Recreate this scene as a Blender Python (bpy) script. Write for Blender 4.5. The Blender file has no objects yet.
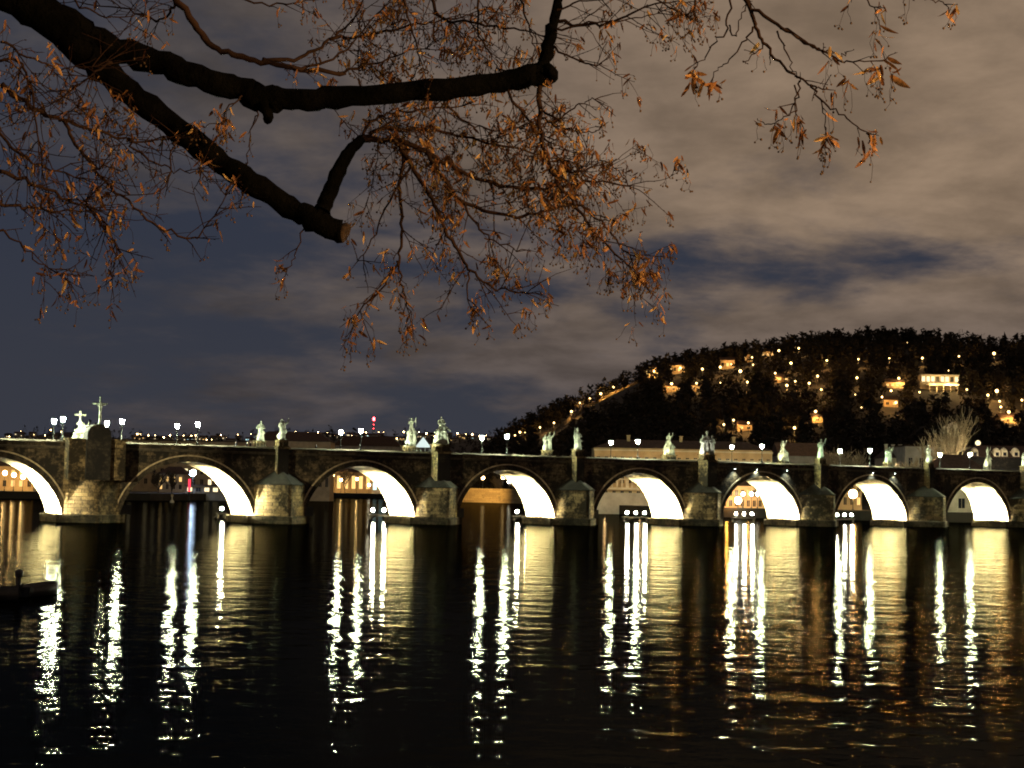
import bpy, math, random
import numpy as np
from mathutils import Vector, Matrix

random.seed(7)
rng = np.random.default_rng(11)
scene = bpy.context.scene
COL = scene.collection
R = math.radians

# ------------------------------------------------------------------ camera
F_PX, CW, CH = 1540.0, 1024, 768
PITCH, ROLL, CAM_Z = 0.0683589, 0.0185797, 6.0
_cp, _sp, _cr, _sr = math.cos(PITCH), math.sin(PITCH), math.cos(ROLL), math.sin(ROLL)
FWD = Vector((0, _cp, _sp))
_up0 = Vector((0, -_sp, _cp))
_r0 = Vector((1, 0, 0))
RIGHT = _cr * _r0 + _sr * _up0
UP = -_sr * _r0 + _cr * _up0
CAM = Vector((0, 0, CAM_Z))
cam_d = bpy.data.cameras.new('camera')
cam_d.sensor_width = 36.0
cam_d.lens = 36.0 * F_PX / CW
cam_d.clip_start = 0.2
cam_d.clip_end = 20000
cam = bpy.data.objects.new('camera', cam_d)
COL.objects.link(cam)
m = Matrix((RIGHT, UP, -FWD)).transposed().to_4x4()
m.translation = CAM
cam.matrix_world = m
scene.camera = cam

def ray(px, py):
    return FWD + RIGHT * ((px - 512) / F_PX) - UP * ((py - 384) / F_PX)

def at(px, py, d):
    """the point seen at a pixel, d metres deep"""
    return CAM + ray(px, py) * d

def px_of(p):
    q = Vector(p) - CAM
    z = q.dot(FWD)
    return 512 + F_PX * q.dot(RIGHT) / z, 384 - F_PX * q.dot(UP) / z

def on_z(px, d, z):
    """a point of height z, d metres away along world y, in pixel column px"""
    py = 490.0
    for _ in range(4):
        p = at(px, py, d)
        py -= (z - p.z) * F_PX / d
    return at(px, py, d)

# ------------------------------------------------------------------ render settings
scene.render.engine = 'CYCLES'
scene.view_settings.view_transform = 'Standard'
scene.view_settings.look = 'None'
scene.view_settings.exposure = 0.0
scene.view_settings.gamma = 1.0
cy = scene.cycles
cy.use_denoising = True
cy.max_bounces = 6
cy.diffuse_bounces = 2
cy.glossy_bounces = 3
cy.transmission_bounces = 4
cy.transparent_max_bounces = 8
cy.volume_bounces = 0
cy.sample_clamp_indirect = 0.0
cy.caustics_reflective = False
cy.caustics_refractive = False
cy.filter_width = 1.9

# ------------------------------------------------------------------ node helpers
class NT:
    def __init__(self, tree):
        self.t = tree
        tree.nodes.clear()
    def n(self, kind, **kw):
        nd = self.t.nodes.new(kind)
        for k, v in kw.items():
            setattr(nd, k, v)
        return nd
    def link(self, a, b):
        self.t.links.new(a, b)
    def setv(self, sock, v):
        if hasattr(v, 'bl_rna') and isinstance(v, bpy.types.NodeSocket):
            self.link(v, sock)
        elif isinstance(v, (tuple, list)) and len(v) == 3 and sock.type == 'RGBA':
            sock.default_value = (*v, 1)
        else:
            sock.default_value = v
    def math(self, op, a, b=0.0, c=0.0, clamp=False):
        nd = self.n('ShaderNodeMath', operation=op, use_clamp=clamp)
        self.setv(nd.inputs[0], a); self.setv(nd.inputs[1], b); self.setv(nd.inputs[2], c)
        return nd.outputs[0]
    def mix(self, f, a, b):
        nd = self.n('ShaderNodeMix', data_type='RGBA')
        self.setv(nd.inputs[0], f); self.setv(nd.inputs[6], a); self.setv(nd.inputs[7], b)
        return nd.outputs[2]
    def noise(self, vec, scale, detail=4.0, rough=0.55, dist=0.0, out=0):
        nd = self.n('ShaderNodeTexNoise')
        if vec is not None:
            self.link(vec, nd.inputs['Vector'])
        nd.inputs['Scale'].default_value = scale
        nd.inputs['Detail'].default_value = detail
        nd.inputs['Roughness'].default_value = rough
        nd.inputs['Distortion'].default_value = dist
        return nd.outputs[out]
    def smooth(self, v, lo, hi, a=0.0, b=1.0):
        nd = self.n('ShaderNodeMapRange', interpolation_type='SMOOTHSTEP')
        self.setv(nd.inputs[0], v)
        nd.inputs[1].default_value = lo; nd.inputs[2].default_value = hi
        nd.inputs[3].default_value = a; nd.inputs[4].default_value = b
        return nd.outputs[0]

# ------------------------------------------------------------------ sky
world = bpy.data.worlds.new('World')
scene.world = world
world.use_nodes = True
T = NT(world.node_tree)
tc = T.n('ShaderNodeTexCoord')
sep = T.n('ShaderNodeSeparateXYZ')
T.link(tc.outputs['Generated'], sep.inputs[0])
dx, dy, dz = sep.outputs
az = T.math('ARCTAN2', dx, dy)                       # 0 straight ahead, + to the right
den = T.math('ADD', T.math('MAXIMUM', dz, 0.0), 0.20)
cmb = T.n('ShaderNodeCombineXYZ')
T.link(T.math('DIVIDE', dx, den), cmb.inputs[0])
T.link(T.math('DIVIDE', dy, den), cmb.inputs[1])
pv = cmb.outputs[0]
big = T.noise(pv, 1.35, 6.0, 0.57, 0.25)
mid = T.noise(pv, 4.4, 7.0, 0.60, 0.15)
cov = T.math('ADD', T.math('MULTIPLY', big, 0.95), T.math('MULTIPLY', mid, 0.45))
# thicker deck towards the right and overhead, thin near the left horizon
bias = T.math('ADD', T.math('MULTIPLY', az, 0.44), T.math('MULTIPLY', dz, 0.28))
cov = T.math('ADD', cov, bias)
band = T.smooth(T.math('ABSOLUTE', T.math('SUBTRACT', dz, 0.148)), 0.0, 0.040, 1.0, 0.0)
cov = T.math('SUBTRACT', cov, T.math('MULTIPLY', band, 0.15))
f = T.smooth(cov, 0.53, 0.80)
side = T.smooth(az, -0.30, 0.26)
low = T.smooth(dz, 0.03, 0.20)
cl_left = T.mix(low, (0.060, 0.052, 0.055), (0.072, 0.064, 0.066))
cl_right = T.mix(low, (0.110, 0.089, 0.083), (0.268, 0.189, 0.128))
cloud = T.mix(side, cl_left, cl_right)
tex = T.smooth(T.noise(pv, 3.4, 7.0, 0.60, 0.15), 0.27, 0.73, 0.66, 1.26)
cloudt = T.n('ShaderNodeMix', data_type='RGBA', blend_type='MULTIPLY')
cloudt.inputs[0].default_value = 1.0
T.link(cloud, cloudt.inputs[6]); T.link(tex, cloudt.inputs[7])
gap = T.mix(low, (0.039, 0.042, 0.056), (0.030, 0.036, 0.056))
sky = T.mix(f, gap, cloudt.outputs[2])
ground_dark = T.smooth(dz, -0.02, 0.0)
sky = T.mix(ground_dark, (0.004, 0.004, 0.004), sky)
bg = T.n('ShaderNodeBackground')
T.link(sky, bg.inputs[0])
bg.inputs[1].default_value = 1.0
wo = T.n('ShaderNodeOutputWorld')
T.link(bg.outputs[0], wo.inputs[0])

# assumed faint glow of the old town behind the left shoulder (very weak, soft)
sun_d = bpy.data.lights.new('assumed_city_glow', 'SUN')
sun_d.energy = 0.06
sun_d.angle = R(15)
sun_d.color = (1.0, 0.80, 0.55)
sun = bpy.data.objects.new('assumed_city_glow', sun_d)
COL.objects.link(sun)
sun.rotation_euler = Vector((0.88, 0.40, -0.30)).to_track_quat('-Z', 'Y').to_euler()

# ------------------------------------------------------------------ mesh builder
class MB:
    def __init__(self):
        self.v, self.f, self.s = [], [], []
    def add(self, vs, fs, smooth=False):
        o = len(self.v)
        self.v.extend([tuple(p) for p in vs])
        self.f.extend([tuple(i + o for i in q) for q in fs])
        self.s.extend([smooth] * len(fs))
        return self
    def box(self, c, s, rz=0.0, taper=1.0):
        x, y, z = s[0] / 2, s[1] / 2, s[2] / 2
        cs, sn = math.cos(rz), math.sin(rz)
        P = []
        for k, t in ((-z, 1.0), (z, taper)):
            for a, b in ((-x, -y), (x, -y), (x, y), (-x, y)):
                a, b = a * t, b * t
                P.append((c[0] + a * cs - b * sn, c[1] + a * sn + b * cs, c[2] + k))
        return self.add(P, [(3, 2, 1, 0), (4, 5, 6, 7), (0, 1, 5, 4), (1, 2, 6, 5), (2, 3, 7, 6), (3, 0, 4, 7)])
    def prism(self, poly, z0, z1, poly2=None):
        n = len(poly)
        poly2 = poly2 or poly
        P = [(a, b, z0) for a, b in poly] + [(a, b, z1) for a, b in poly2]
        fs = [tuple(range(n - 1, -1, -1)), tuple(range(n, 2 * n))]
        fs += [(i, (i + 1) % n, n + (i + 1) % n, n + i) for i in range(n)]
        return self.add(P, fs)
    def tube(self, pts, rad, n=6, cap=True, smooth=True, rough=0.0):
        pts = [Vector(p) for p in pts]
        if not isinstance(rad, (list, tuple)):
            rad = [rad] * len(pts)
        P, fs = [], []
        ref = Vector((0.31, 0.17, 0.93)).normalized()
        for i, p in enumerate(pts):
            t = (pts[min(i + 1, len(pts) - 1)] - pts[max(i - 1, 0)])
            t = t.normalized() if t.length > 1e-9 else Vector((0, 0, 1))
            if i == 0:
                a = t.cross(ref)
                if a.length < 0.1:
                    a = t.cross(Vector((1, 0, 0)))
            else:
                a = a - t * a.dot(t)
                if a.length < 1e-6:
                    a = t.cross(ref)
            a.normalize(); b = t.cross(a)
            for k in range(n):
                q = 2 * math.pi * k / n
                rr = rad[i] * (1 + (random.uniform(-rough, rough) if rough else 0))
                P.append(p + (a * math.cos(q) + b * math.sin(q)) * rr)
        for i in range(len(pts) - 1):
            for k in range(n):
                fs.append((i * n + k, i * n + (k + 1) % n, (i + 1) * n + (k + 1) % n, (i + 1) * n + k))
        self.add(P, fs, smooth)
        if cap:
            o = len(self.v) - len(P)
            self.f.append(tuple(o + k for k in range(n - 1, -1, -1)))
            self.f.append(tuple(o + (len(pts) - 1) * n + k for k in range(n)))
            self.s += [False, False]
        return self
    def lathe(self, prof, c=(0, 0, 0), n=12, sx=1.0, sy=1.0, smooth=True, fold=0.0, nf=7, ph=0.0, lean=(0, 0)):
        P, fs = [], []
        for i, (r, z) in enumerate(prof):
            for k in range(n):
                q = 2 * math.pi * k / n
                rr = r * (1 + fold * math.sin(nf * q + ph + z * 1.3))
                P.append((c[0] + rr * sx * math.cos(q) + lean[0] * z, c[1] + rr * sy * math.sin(q) + lean[1] * z, c[2] + z))
        for i in range(len(prof) - 1):
            for k in range(n):
                fs.append((i * n + k, i * n + (k + 1) % n, (i + 1) * n + (k + 1) % n, (i + 1) * n + k))
        fs.append(tuple(range(n - 1, -1, -1)))
        fs.append(tuple((len(prof) - 1) * n + k for k in range(n)))
        return self.add(P, fs, smooth)
    def ball(self, c, r, n=10, m=7, sx=1, sy=1, sz=1):
        prof = [(r * math.sin(math.pi * i / m) + 1e-4, -r * sz * math.cos(math.pi * i / m)) for i in range(m + 1)]
        return self.lathe(prof, c, n, sx, sy)
    def build(self, name, mat, parent=None):
        me = bpy.data.meshes.new(name)
        me.from_pydata(self.v, [], self.f)
        me.polygons.foreach_set('use_smooth', self.s)
        me.materials.append(mat)
        me.update()
        o = bpy.data.objects.new(name, me)
        COL.objects.link(o)
        if parent is not None:
            o.parent = parent
        return o

def tag(o, label=None, cat=None, group=None, kind=None):
    if label: o['label'] = label
    if cat: o['category'] = cat
    if group: o['group'] = group
    if kind: o['kind'] = kind
    return o

def thing(name, loc, rz, label, cat, group=None):
    o = bpy.data.objects.new(name, None)
    o.empty_display_size = 0.3
    COL.objects.link(o)
    o.location = loc
    o.rotation_euler = (0, 0, rz)
    return tag(o, label, cat, group)

def copy_tree(o, parent=None):
    c = o.copy()
    COL.objects.link(c)
    c.parent = parent
    for ch in list(o.children):
        copy_tree(ch, c)
    return c

def light(kind, name, loc, power, color, target=None, radius=0.1, cone=60, blend=0.5, parent=None):
    d = bpy.data.lights.new(name, kind)
    d.energy = power
    d.color = color
    d.shadow_soft_size = radius
    if kind == 'SPOT':
        d.spot_size = R(cone)
        d.spot_blend = blend
    o = bpy.data.objects.new(name, d)
    COL.objects.link(o)
    o.location = loc
    if target is not None:
        o.rotation_euler = (Vector(target) - Vector(loc)).to_track_quat('-Z', 'Y').to_euler()
    if parent is not None:
        o.parent = parent
        o.matrix_parent_inverse = parent.matrix_basis.inverted()
    return o

# ------------------------------------------------------------------ materials
def mat_plain(name, col, rough=0.8, var=0.25, scale=2.0, metal=0.0, bump=0.0, bscale=8.0, spec=0.25):
    mt = bpy.data.materials.new(name)
    mt.use_nodes = True
    t = NT(mt.node_tree)
    co = t.n('ShaderNodeTexCoord').outputs['Object']
    nz = t.noise(co, scale, 5.0, 0.6)
    k = t.smooth(nz, 0.25, 0.75)
    c = t.mix(k, tuple(x * (1 - var) for x in col), tuple(min(1, x * (1 + var)) for x in col))
    p = t.n('ShaderNodeBsdfPrincipled')
    t.link(c, p.inputs['Base Color'])
    p.inputs['Roughness'].default_value = rough
    p.inputs['Metallic'].default_value = metal
    p.inputs['Specular IOR Level'].default_value = spec
    if bump:
        b = t.n('ShaderNodeBump')
        b.inputs['Strength'].default_value = 1.0
        b.inputs['Distance'].default_value = bump
        t.link(t.noise(co, bscale, 6.0, 0.65), b.inputs['Height'])
        t.link(b.outputs[0], p.inputs['Normal'])
    o = t.n('ShaderNodeOutputMaterial')
    t.link(p.outputs[0], o.inputs[0])
    return mt

def mat_glow(name, col, strength):
    mt = bpy.data.materials.new(name)
    mt.use_nodes = True
    t = NT(mt.node_tree)
    e = t.n('ShaderNodeEmission')
    e.inputs[0].default_value = (*col, 1)
    e.inputs[1].default_value = strength
    o = t.n('ShaderNodeOutputMaterial')
    t.link(e.outputs[0], o.inputs[0])
    return mt

def mat_ashlar(name, light, dark, soot, soot_at, bw=1.3, bh=0.48, bump=0.03, mortar=0.5):
    """coursed sandstone blocks; black patina grows in big soft patches"""
    mt = bpy.data.materials.new(name)
    mt.use_nodes = True
    t = NT(mt.node_tree)
    co = t.n('ShaderNodeTexCoord').outputs['Object']
    s = t.n('ShaderNodeSeparateXYZ'); t.link(co, s.inputs[0])
    cmb = t.n('ShaderNodeCombineXYZ')
    t.link(t.math('ADD', s.outputs[0], t.math('MULTIPLY', s.outputs[1], 0.43)), cmb.inputs[0])
    t.link(s.outputs[2], cmb.inputs[1])
    b = t.n('ShaderNodeTexBrick')
    t.link(cmb.outputs[0], b.inputs['Vector'])
    b.inputs['Scale'].default_value = 1.0
    b.inputs['Brick Width'].default_value = bw
    b.inputs['Row Height'].default_value = bh
    b.inputs['Mortar Size'].default_value = 0.02
    b.inputs['Bias'].default_value = 0.0
    b.inputs['Color1'].default_value = (*light, 1)
    b.inputs['Color2'].default_value = (*dark, 1)
    b.inputs['Mortar'].default_value = (*[x * mortar for x in dark], 1)
    fine = t.smooth(t.noise(co, 3.5, 6.0, 0.7), 0.2, 0.8, 0.65, 1.25)
    mm = t.n('ShaderNodeMix', data_type='RGBA', blend_type='MULTIPLY')
    mm.inputs[0].default_value = 1.0
    t.link(b.outputs['Color'], mm.inputs[6]); t.link(fine, mm.inputs[7])
    n1 = t.math('ADD', t.math('MULTIPLY', t.noise(co, 0.33, 4.0, 0.6), 0.6), t.math('MULTIPLY', t.noise(co, 1.6, 5.0, 0.7), 0.4))
    k = t.smooth(n1, soot_at - 0.07, soot_at + 0.07)
    c = t.mix(k, mm.outputs[2], soot)
    p = t.n('ShaderNodeBsdfPrincipled')
    t.link(c, p.inputs['Base Color'])
    p.inputs['Roughness'].default_value = 0.9
    p.inputs['Specular IOR Level'].default_value = 0.15
    bp = t.n('ShaderNodeBump')
    bp.inputs['Distance'].default_value = bump
    t.link(t.math('ADD', t.math('MULTIPLY', b.outputs['Fac'], -1.0), t.noise(co, 5.0, 5.0, 0.6)), bp.inputs['Height'])
    t.link(bp.outputs[0], p.inputs['Normal'])
    o = t.n('ShaderNodeOutputMaterial')
    t.link(p.outputs[0], o.inputs[0])
    return mt

M = {}
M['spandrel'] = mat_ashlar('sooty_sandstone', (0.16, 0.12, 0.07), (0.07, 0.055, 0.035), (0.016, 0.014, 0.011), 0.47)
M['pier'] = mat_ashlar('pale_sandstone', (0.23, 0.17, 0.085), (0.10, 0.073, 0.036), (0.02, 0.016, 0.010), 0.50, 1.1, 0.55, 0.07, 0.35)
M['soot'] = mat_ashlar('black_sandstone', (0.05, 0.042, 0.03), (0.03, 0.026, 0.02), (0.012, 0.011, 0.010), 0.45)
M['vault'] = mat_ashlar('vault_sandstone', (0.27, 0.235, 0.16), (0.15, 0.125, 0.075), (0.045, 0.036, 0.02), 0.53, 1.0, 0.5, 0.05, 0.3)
M['ring'] = mat_ashlar('ring_sandstone', (0.10, 0.08, 0.05), (0.05, 0.04, 0.028), (0.016, 0.014, 0.011), 0.5, 0.5, 0.8)
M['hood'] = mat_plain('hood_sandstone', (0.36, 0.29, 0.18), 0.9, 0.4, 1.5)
M['coping'] = mat_plain('coping_sandstone', (0.075, 0.063, 0.045), 0.9, 0.5, 1.2, bump=0.02)
M['roof_slab'] = mat_plain('mossy_slab', (0.012, 0.011, 0.008), 0.95, 0.5, 1.0, bump=0.05, bscale=2)
M['statue'] = mat_plain('statue_stone', (0.20, 0.20, 0.155), 0.85, 0.7, 1.3, bump=0.03, bscale=4)
M['bronze'] = mat_plain('verdigris_bronze', (0.20, 0.24, 0.18), 0.6, 0.4, 2.0, metal=0.2)
M['wet'] = mat_ashlar('wet_footing_stone', (0.07, 0.06, 0.035), (0.035, 0.03, 0.018), (0.012, 0.011, 0.008), 0.5, 1.3, 0.5)
M['iron'] = mat_plain('cast_iron', (0.03, 0.032, 0.03), 0.5, 0.3, 6.0, metal=0.4)
M['cobble'] = mat_plain('cobble', (0.12, 0.11, 0.10), 0.8, 0.4, 3.0)
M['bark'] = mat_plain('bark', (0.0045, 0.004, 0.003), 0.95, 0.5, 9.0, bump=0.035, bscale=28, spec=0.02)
M['cutwood'] = mat_plain('cut_wood', (0.045, 0.026, 0.013), 0.95, 0.8, 30.0, bump=0.01, bscale=40)
M['twig'] = mat_plain('twig_bark', (0.036, 0.018, 0.010), 0.8, 0.4, 10.0, spec=0.1)
M['bract'] = mat_plain('dry_bract', (0.46, 0.21, 0.06), 0.7, 0.6, 9.0)
def mat_bract():
    mt = bpy.data.materials.new('dry_bracts')
    mt.use_nodes = True
    t = NT(mt.node_tree)
    ri = t.n('ShaderNodeNewGeometry').outputs['Random Per Island']
    r = t.n('ShaderNodeValToRGB')
    e = r.color_ramp.elements
    e[0].position = 0.0; e[0].color = (0.12, 0.045, 0.018, 1)
    e[1].position = 1.0; e[1].color = (0.85, 0.55, 0.20, 1)
    for pos, c in ((0.3, (0.30, 0.12, 0.04)), (0.6, (0.50, 0.21, 0.06)), (0.85, (0.70, 0.36, 0.10))):
        q_ = e.new(pos); q_.color = (*c, 1)
    t.link(ri, r.inputs[0])
    co = t.n('ShaderNodeTexCoord').outputs['Object']
    k = t.smooth(t.noise(co, 60.0, 4.0, 0.6), 0.3, 0.7, 0.6, 1.2)
    mm = t.n('ShaderNodeMix', data_type='RGBA', blend_type='MULTIPLY'); mm.inputs[0].default_value = 1
    t.link(r.outputs[0], mm.inputs[6]); t.link(k, mm.inputs[7])
    p = t.n('ShaderNodeBsdfPrincipled'); t.link(mm.outputs[2], p.inputs['Base Color']); p.inputs['Roughness'].default_value = .6
    p.inputs['Specular IOR Level'].default_value = .3
    tr_ = t.n('ShaderNodeBsdfTranslucent'); t.link(mm.outputs[2], tr_.inputs[0])
    mx = t.n('ShaderNodeMixShader'); mx.inputs[0].default_value = .3
    t.link(p.outputs[0], mx.inputs[1]); t.link(tr_.outputs[0], mx.inputs[2])
    o = t.n('ShaderNodeOutputMaterial'); t.link(mx.outputs[0], o.inputs[0])
    return mt
M['bract'] = mat_bract()
M['nutlet'] = mat_plain('nutlet', (0.14, 0.08, 0.035), 0.8, 0.4, 12.0)
M['soil'] = mat_plain('soil', (0.03, 0.025, 0.018), 1.0, 0.4, 0.05)
M['quay'] = mat_ashlar('quay_stone', (0.22, 0.19, 0.14), (0.12, 0.10, 0.07), (0.05, 0.04, 0.03), 0.55, 1.4, 0.6)
M['wood_dark'] = mat_plain('old_timber', (0.06, 0.045, 0.03), 0.9, 0.4, 3.0)
M['boat'] = mat_plain('boat_paint', (0.018, 0.018, 0.02), 0.5, 0.4, 3.0)
M['foliage'] = mat_plain('winter_wood', (0.021, 0.0165, 0.0095), 1.0, 0.5, 0.05)
M['farfol'] = mat_plain('far_wood', (0.030, 0.028, 0.024), 1.0, 0.5, 0.02)
M['barebark'] = mat_plain('pale_bare_bark', (0.24, 0.19, 0.12), 0.9, 0.4, 3.0)
M['plaster'] = mat_plain('ochre_plaster', (0.42, 0.30, 0.16), 0.9, 0.2, 0.4)
M['plaster_grey'] = mat_plain('grey_plaster', (0.30, 0.28, 0.24), 0.9, 0.2, 0.4)
M['plaster_cream'] = mat_plain('cream_plaster', (0.52, 0.45, 0.32), 0.9, 0.2, 0.4)
M['rooftile'] = mat_plain('roof_tiles', (0.055, 0.032, 0.022), 0.9, 0.35, 1.5)
M['darkglass'] = mat_plain('dark_glass', (0.02, 0.02, 0.025), 0.15, 0.2, 2.0)
M['white'] = mat_plain('white_canvas', (0.75, 0.77, 0.74), 0.8, 0.1, 2.0)
M['red'] = mat_plain('red_paint', (0.6, 0.03, 0.04), 0.5, 0.2, 2.0)
M['coat'] = mat_plain('dark_cloth', (0.03, 0.03, 0.04), 0.9, 0.4, 6.0)
M['skin'] = mat_plain('skin', (0.45, 0.28, 0.2), 0.6, 0.1, 8.0)
M['steel'] = mat_plain('galvanised_steel', (0.20, 0.21, 0.21), 0.5, 0.2, 4.0, metal=0.6)
# things that give off light
M['g_bridge'] = mat_glow('lantern_light', (0.90, 1.0, 0.68), 3300.0)
M['g_flood'] = mat_glow('floodlight_lens', (1.0, 0.97, 0.82), 1300.0)
M['g_hill'] = mat_glow('sodium_lamp', (1.0, 0.66, 0.24), 7.0)
M['g_bank'] = mat_glow('bank_lamp', (1.0, 0.66, 0.28), 40.0)
M['g_white'] = mat_glow('white_lamp', (1.0, 0.92, 0.76), 45.0)
M['g_blue'] = mat_glow('blue_lamp', (0.45, 0.62, 1.0), 170.0)
M['g_red'] = mat_glow('red_beacon', (1.0, 0.05, 0.06), 25.0)
M['g_redstrip'] = mat_glow('red_strip', (1.0, 0.04, 0.08), 2.0)
M['g_win'] = mat_glow('lit_window', (1.0, 0.60, 0.20), 1.6)
M['g_winpale'] = mat_glow('pale_lit_window', (1.0, 0.80, 0.45), 1.8)
M['g_wincool'] = mat_glow('cool_lit_window', (0.62, 0.95, 1.0), 1.6)
M['g_wall'] = mat_glow('wall_lamp_lens', (0.85, 1.0, 0.9), 30.0)

# ------------------------------------------------------------------ water
def mat_water():
    mt = bpy.data.materials.new('river_water')
    mt.use_nodes = True
    t = NT(mt.node_tree)
    co = t.n('ShaderNodeTexCoord').outputs['Object']
    mp = t.n('ShaderNodeMapping')
    mp.inputs['Scale'].default_value = (0.85, 1.0, 1.0)
    mp.inputs['Rotation'].default_value = (0, 0, 0.25)
    t.link(co, mp.inputs[0])
    v = mp.outputs[0]
    h = t.math('ADD', t.math('MULTIPLY', t.noise(v, 0.75, 2.0, 0.5), 1.3), t.math('MULTIPLY', t.noise(v, 2.6, 3.0, 0.55), 0.40))
    h = t.math('ADD', h, t.math('MULTIPLY', t.noise(v, 0.27, 2.0, 0.5), 2.3))
    b = t.n('ShaderNodeBump')
    b.inputs['Strength'].default_value = 1.0
    b.inputs['Distance'].default_value = WAVE
    t.link(h, b.inputs['Height'])
    fr = t.n('ShaderNodeFresnel')
    fr.inputs[0].default_value = 1.33
    t.link(b.outputs[0], fr.inputs['Normal'])
    g = t.n('ShaderNodeBsdfGlossy')
    g.inputs['Color'].default_value = (*WATER_TINT, 1)
    g.inputs['Roughness'].default_value = 0.03
    t.link(b.outputs[0], g.inputs['Normal'])
    d = t.n('ShaderNodeBsdfDiffuse')
    d.inputs[0].default_value = (0.0015, 0.0016, 0.0014, 1)
    mx = t.n('ShaderNodeMixShader')
    t.link(fr.outputs[0], mx.inputs[0]); t.link(d.outputs[0], mx.inputs[1]); t.link(g.outputs[0], mx.inputs[2])
    o = t.n('ShaderNodeOutputMaterial')
    t.link(mx.outputs[0], o.inputs[0])
    return mt
WAVE = 0.029
WATER_TINT = (0.10, 0.10, 0.086)
w = MB()
w.add([(-9000, -300, 0), (9000, -300, 0), (9000, 15000, 0), (-9000, 15000, 0)], [(0, 1, 2, 3)])
tag(w.build('river', mat_water()), 'dark rippled river reflecting the bridge lights', 'river', kind='structure')

# the quay under the camera and the tree (below the frame)
q = MB()
q.prism([(-300, -40), (60, -40), (60, 3.2), (-60, 3.2), (-85, 80), (-300, 80)], -1.0, 4.3)
tag(q.build('quay', M['quay']), 'stone quay on the near side of the river', 'quay', kind='structure')

# far banks
bank = [(-900, 500), (0, 500), (150, 515), (250, 600), (330, 830), (440, 760), (460, 695), (555, 660), (570, 470), (592, 420),
        (640, 398), (760, 385), (860, 378), (1100, 372), (2600, 420)]
poly = [(on_z(a, d, 0).x, on_z(a, d, 0).y) for a, d in bank]
poly = poly + [(9000, 600), (9000, 14000), (-9000, 14000), (-9000, 500)]
g = MB()
g.prism(poly[::-1] if False else poly, -1.0, 2.4)
tag(g.build('river_bank', M['soil']), 'dark far river bank behind the bridge', 'river bank', kind='structure')
# ------------------------------------------------------------------ the bridge
TH = 0.533162527
BO = Vector((-53.0197, 232.5993, 0.0))
BU = Vector((math.cos(TH), math.sin(TH), 0))
BV = Vector((-math.sin(TH), math.cos(TH), 0))
BW = 9.6
def B(u, v, z):
    return BO + BU * u + BV * v + Vector((0, 0, z))
def u_at(px, v=0.0, z=12.0):
    """station along the bridge seen in pixel column px"""
    lo, hi = -90.0, 330.0
    for _ in range(50):
        c = (lo + hi) / 2
        if px_of(B(c, v, z))[0] < px: lo = c
        else: hi = c
    return lo

bridge = thing('stone_bridge', BO, TH, 'long dark stone arch bridge with floodlit vaults crossing the river', 'bridge')
# springing edges of the arches: (left, right)
ARCH = [(-63.0, -43.0), (-34.5, -14.2), (-5.8, 15.3), (23.8, 43.5), (51.4, 70.7), (78.9, 98.4), (107.2, 126.3), (135.3, 154.5),
        (165.4, 184.0), (192.5, 211.5), (220.0, 239.0)]
SPR, CROWN, DECK, TOP = 1.2, 9.35, 11.0, 12.0
U0, U1 = -80.0, 300.0
NA = 28
def arc(a, k, grow=0.0):
    """intrados of an arch: circle through both springings and the crown"""
    uL, uR = a
    hs, r = (uR - uL) / 2, CROWN - SPR
    rad = (hs * hs + r * r) / (2 * r)
    c = ((uL + uR) / 2, CROWN - rad)
    a0 = math.atan2(SPR - c[1], -hs); 
    if a0 < 0: a0 += 2 * math.pi
    a1 = math.pi - a0
    q = a0 + (a1 - a0) * k / NA
    return c[0] + (rad + grow) * math.cos(q), c[1] + (rad + grow) * math.sin(q)

def face(mb, v, flip):
    prev = U0
    def quad(P):
        mb.add([(a, v, b) for a, b in P], [tuple(range(len(P)))[::-1] if flip else tuple(range(len(P)))])
    for a in ARCH:
        quad([(prev, -2), (a[0], -2), (a[0], DECK), (prev, DECK)])
        for k in range(NA):
            x0, z0 = arc(a, k); x1, z1 = arc(a, k + 1)
            quad([(x0, z0), (x1, z1), (x1, DECK), (x0, DECK)])
        prev = a[1]
    quad([(prev, -2), (U1, -2), (U1, DECK), (prev, DECK)])
mb = MB(); face(mb, 0.0, False); face(mb, BW, True)
mb.build('spandrel_wall', M['spandrel'], bridge)
for a in ARCH:
    mb = MB()
    P = [(a[0], -2)] + [arc(a, k) for k in range(NA + 1)] + [(a[1], -2)]
    for i in range(len(P) - 1):
        (x0, z0), (x1, z1) = P[i], P[i + 1]
        mb.add([(x0, 0, z0), (x1, 0, z1), (x1, BW, z1), (x0, BW, z0)], [(0, 1, 2, 3)], smooth=True)
    mb.build('vault', M['vault'], bridge)
    # voussoir ring and the hood moulding on it, on the near side
    rg, hd = MB(), MB()
    for k in range(NA):
        for (m2, g0, g1, pr) in ((rg, 0.0, 0.78, 0.10), (hd, 0.78, 0.98, 0.24)):
            A, Bq, C, D = arc(a, k, g0), arc(a, k + 1, g0), arc(a, k + 1, g1), arc(a, k, g1)
            g = 0.006 if m2 is rg else 0
            m2.add([(p[0], -pr, p[1]) for p in (A, Bq, C, D)] + [(p[0], 0.0, p[1]) for p in (A, Bq, C, D)],
                   [(0, 1, 2, 3), (3, 2, 6, 7), (1, 0, 4, 5), (0, 3, 7, 4), (2, 1, 5, 6)])
    r_ = rg.build('arch_ring', M['ring'], bridge)
    hd.build('hood_moulding', M['hood'], r_)

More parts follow.
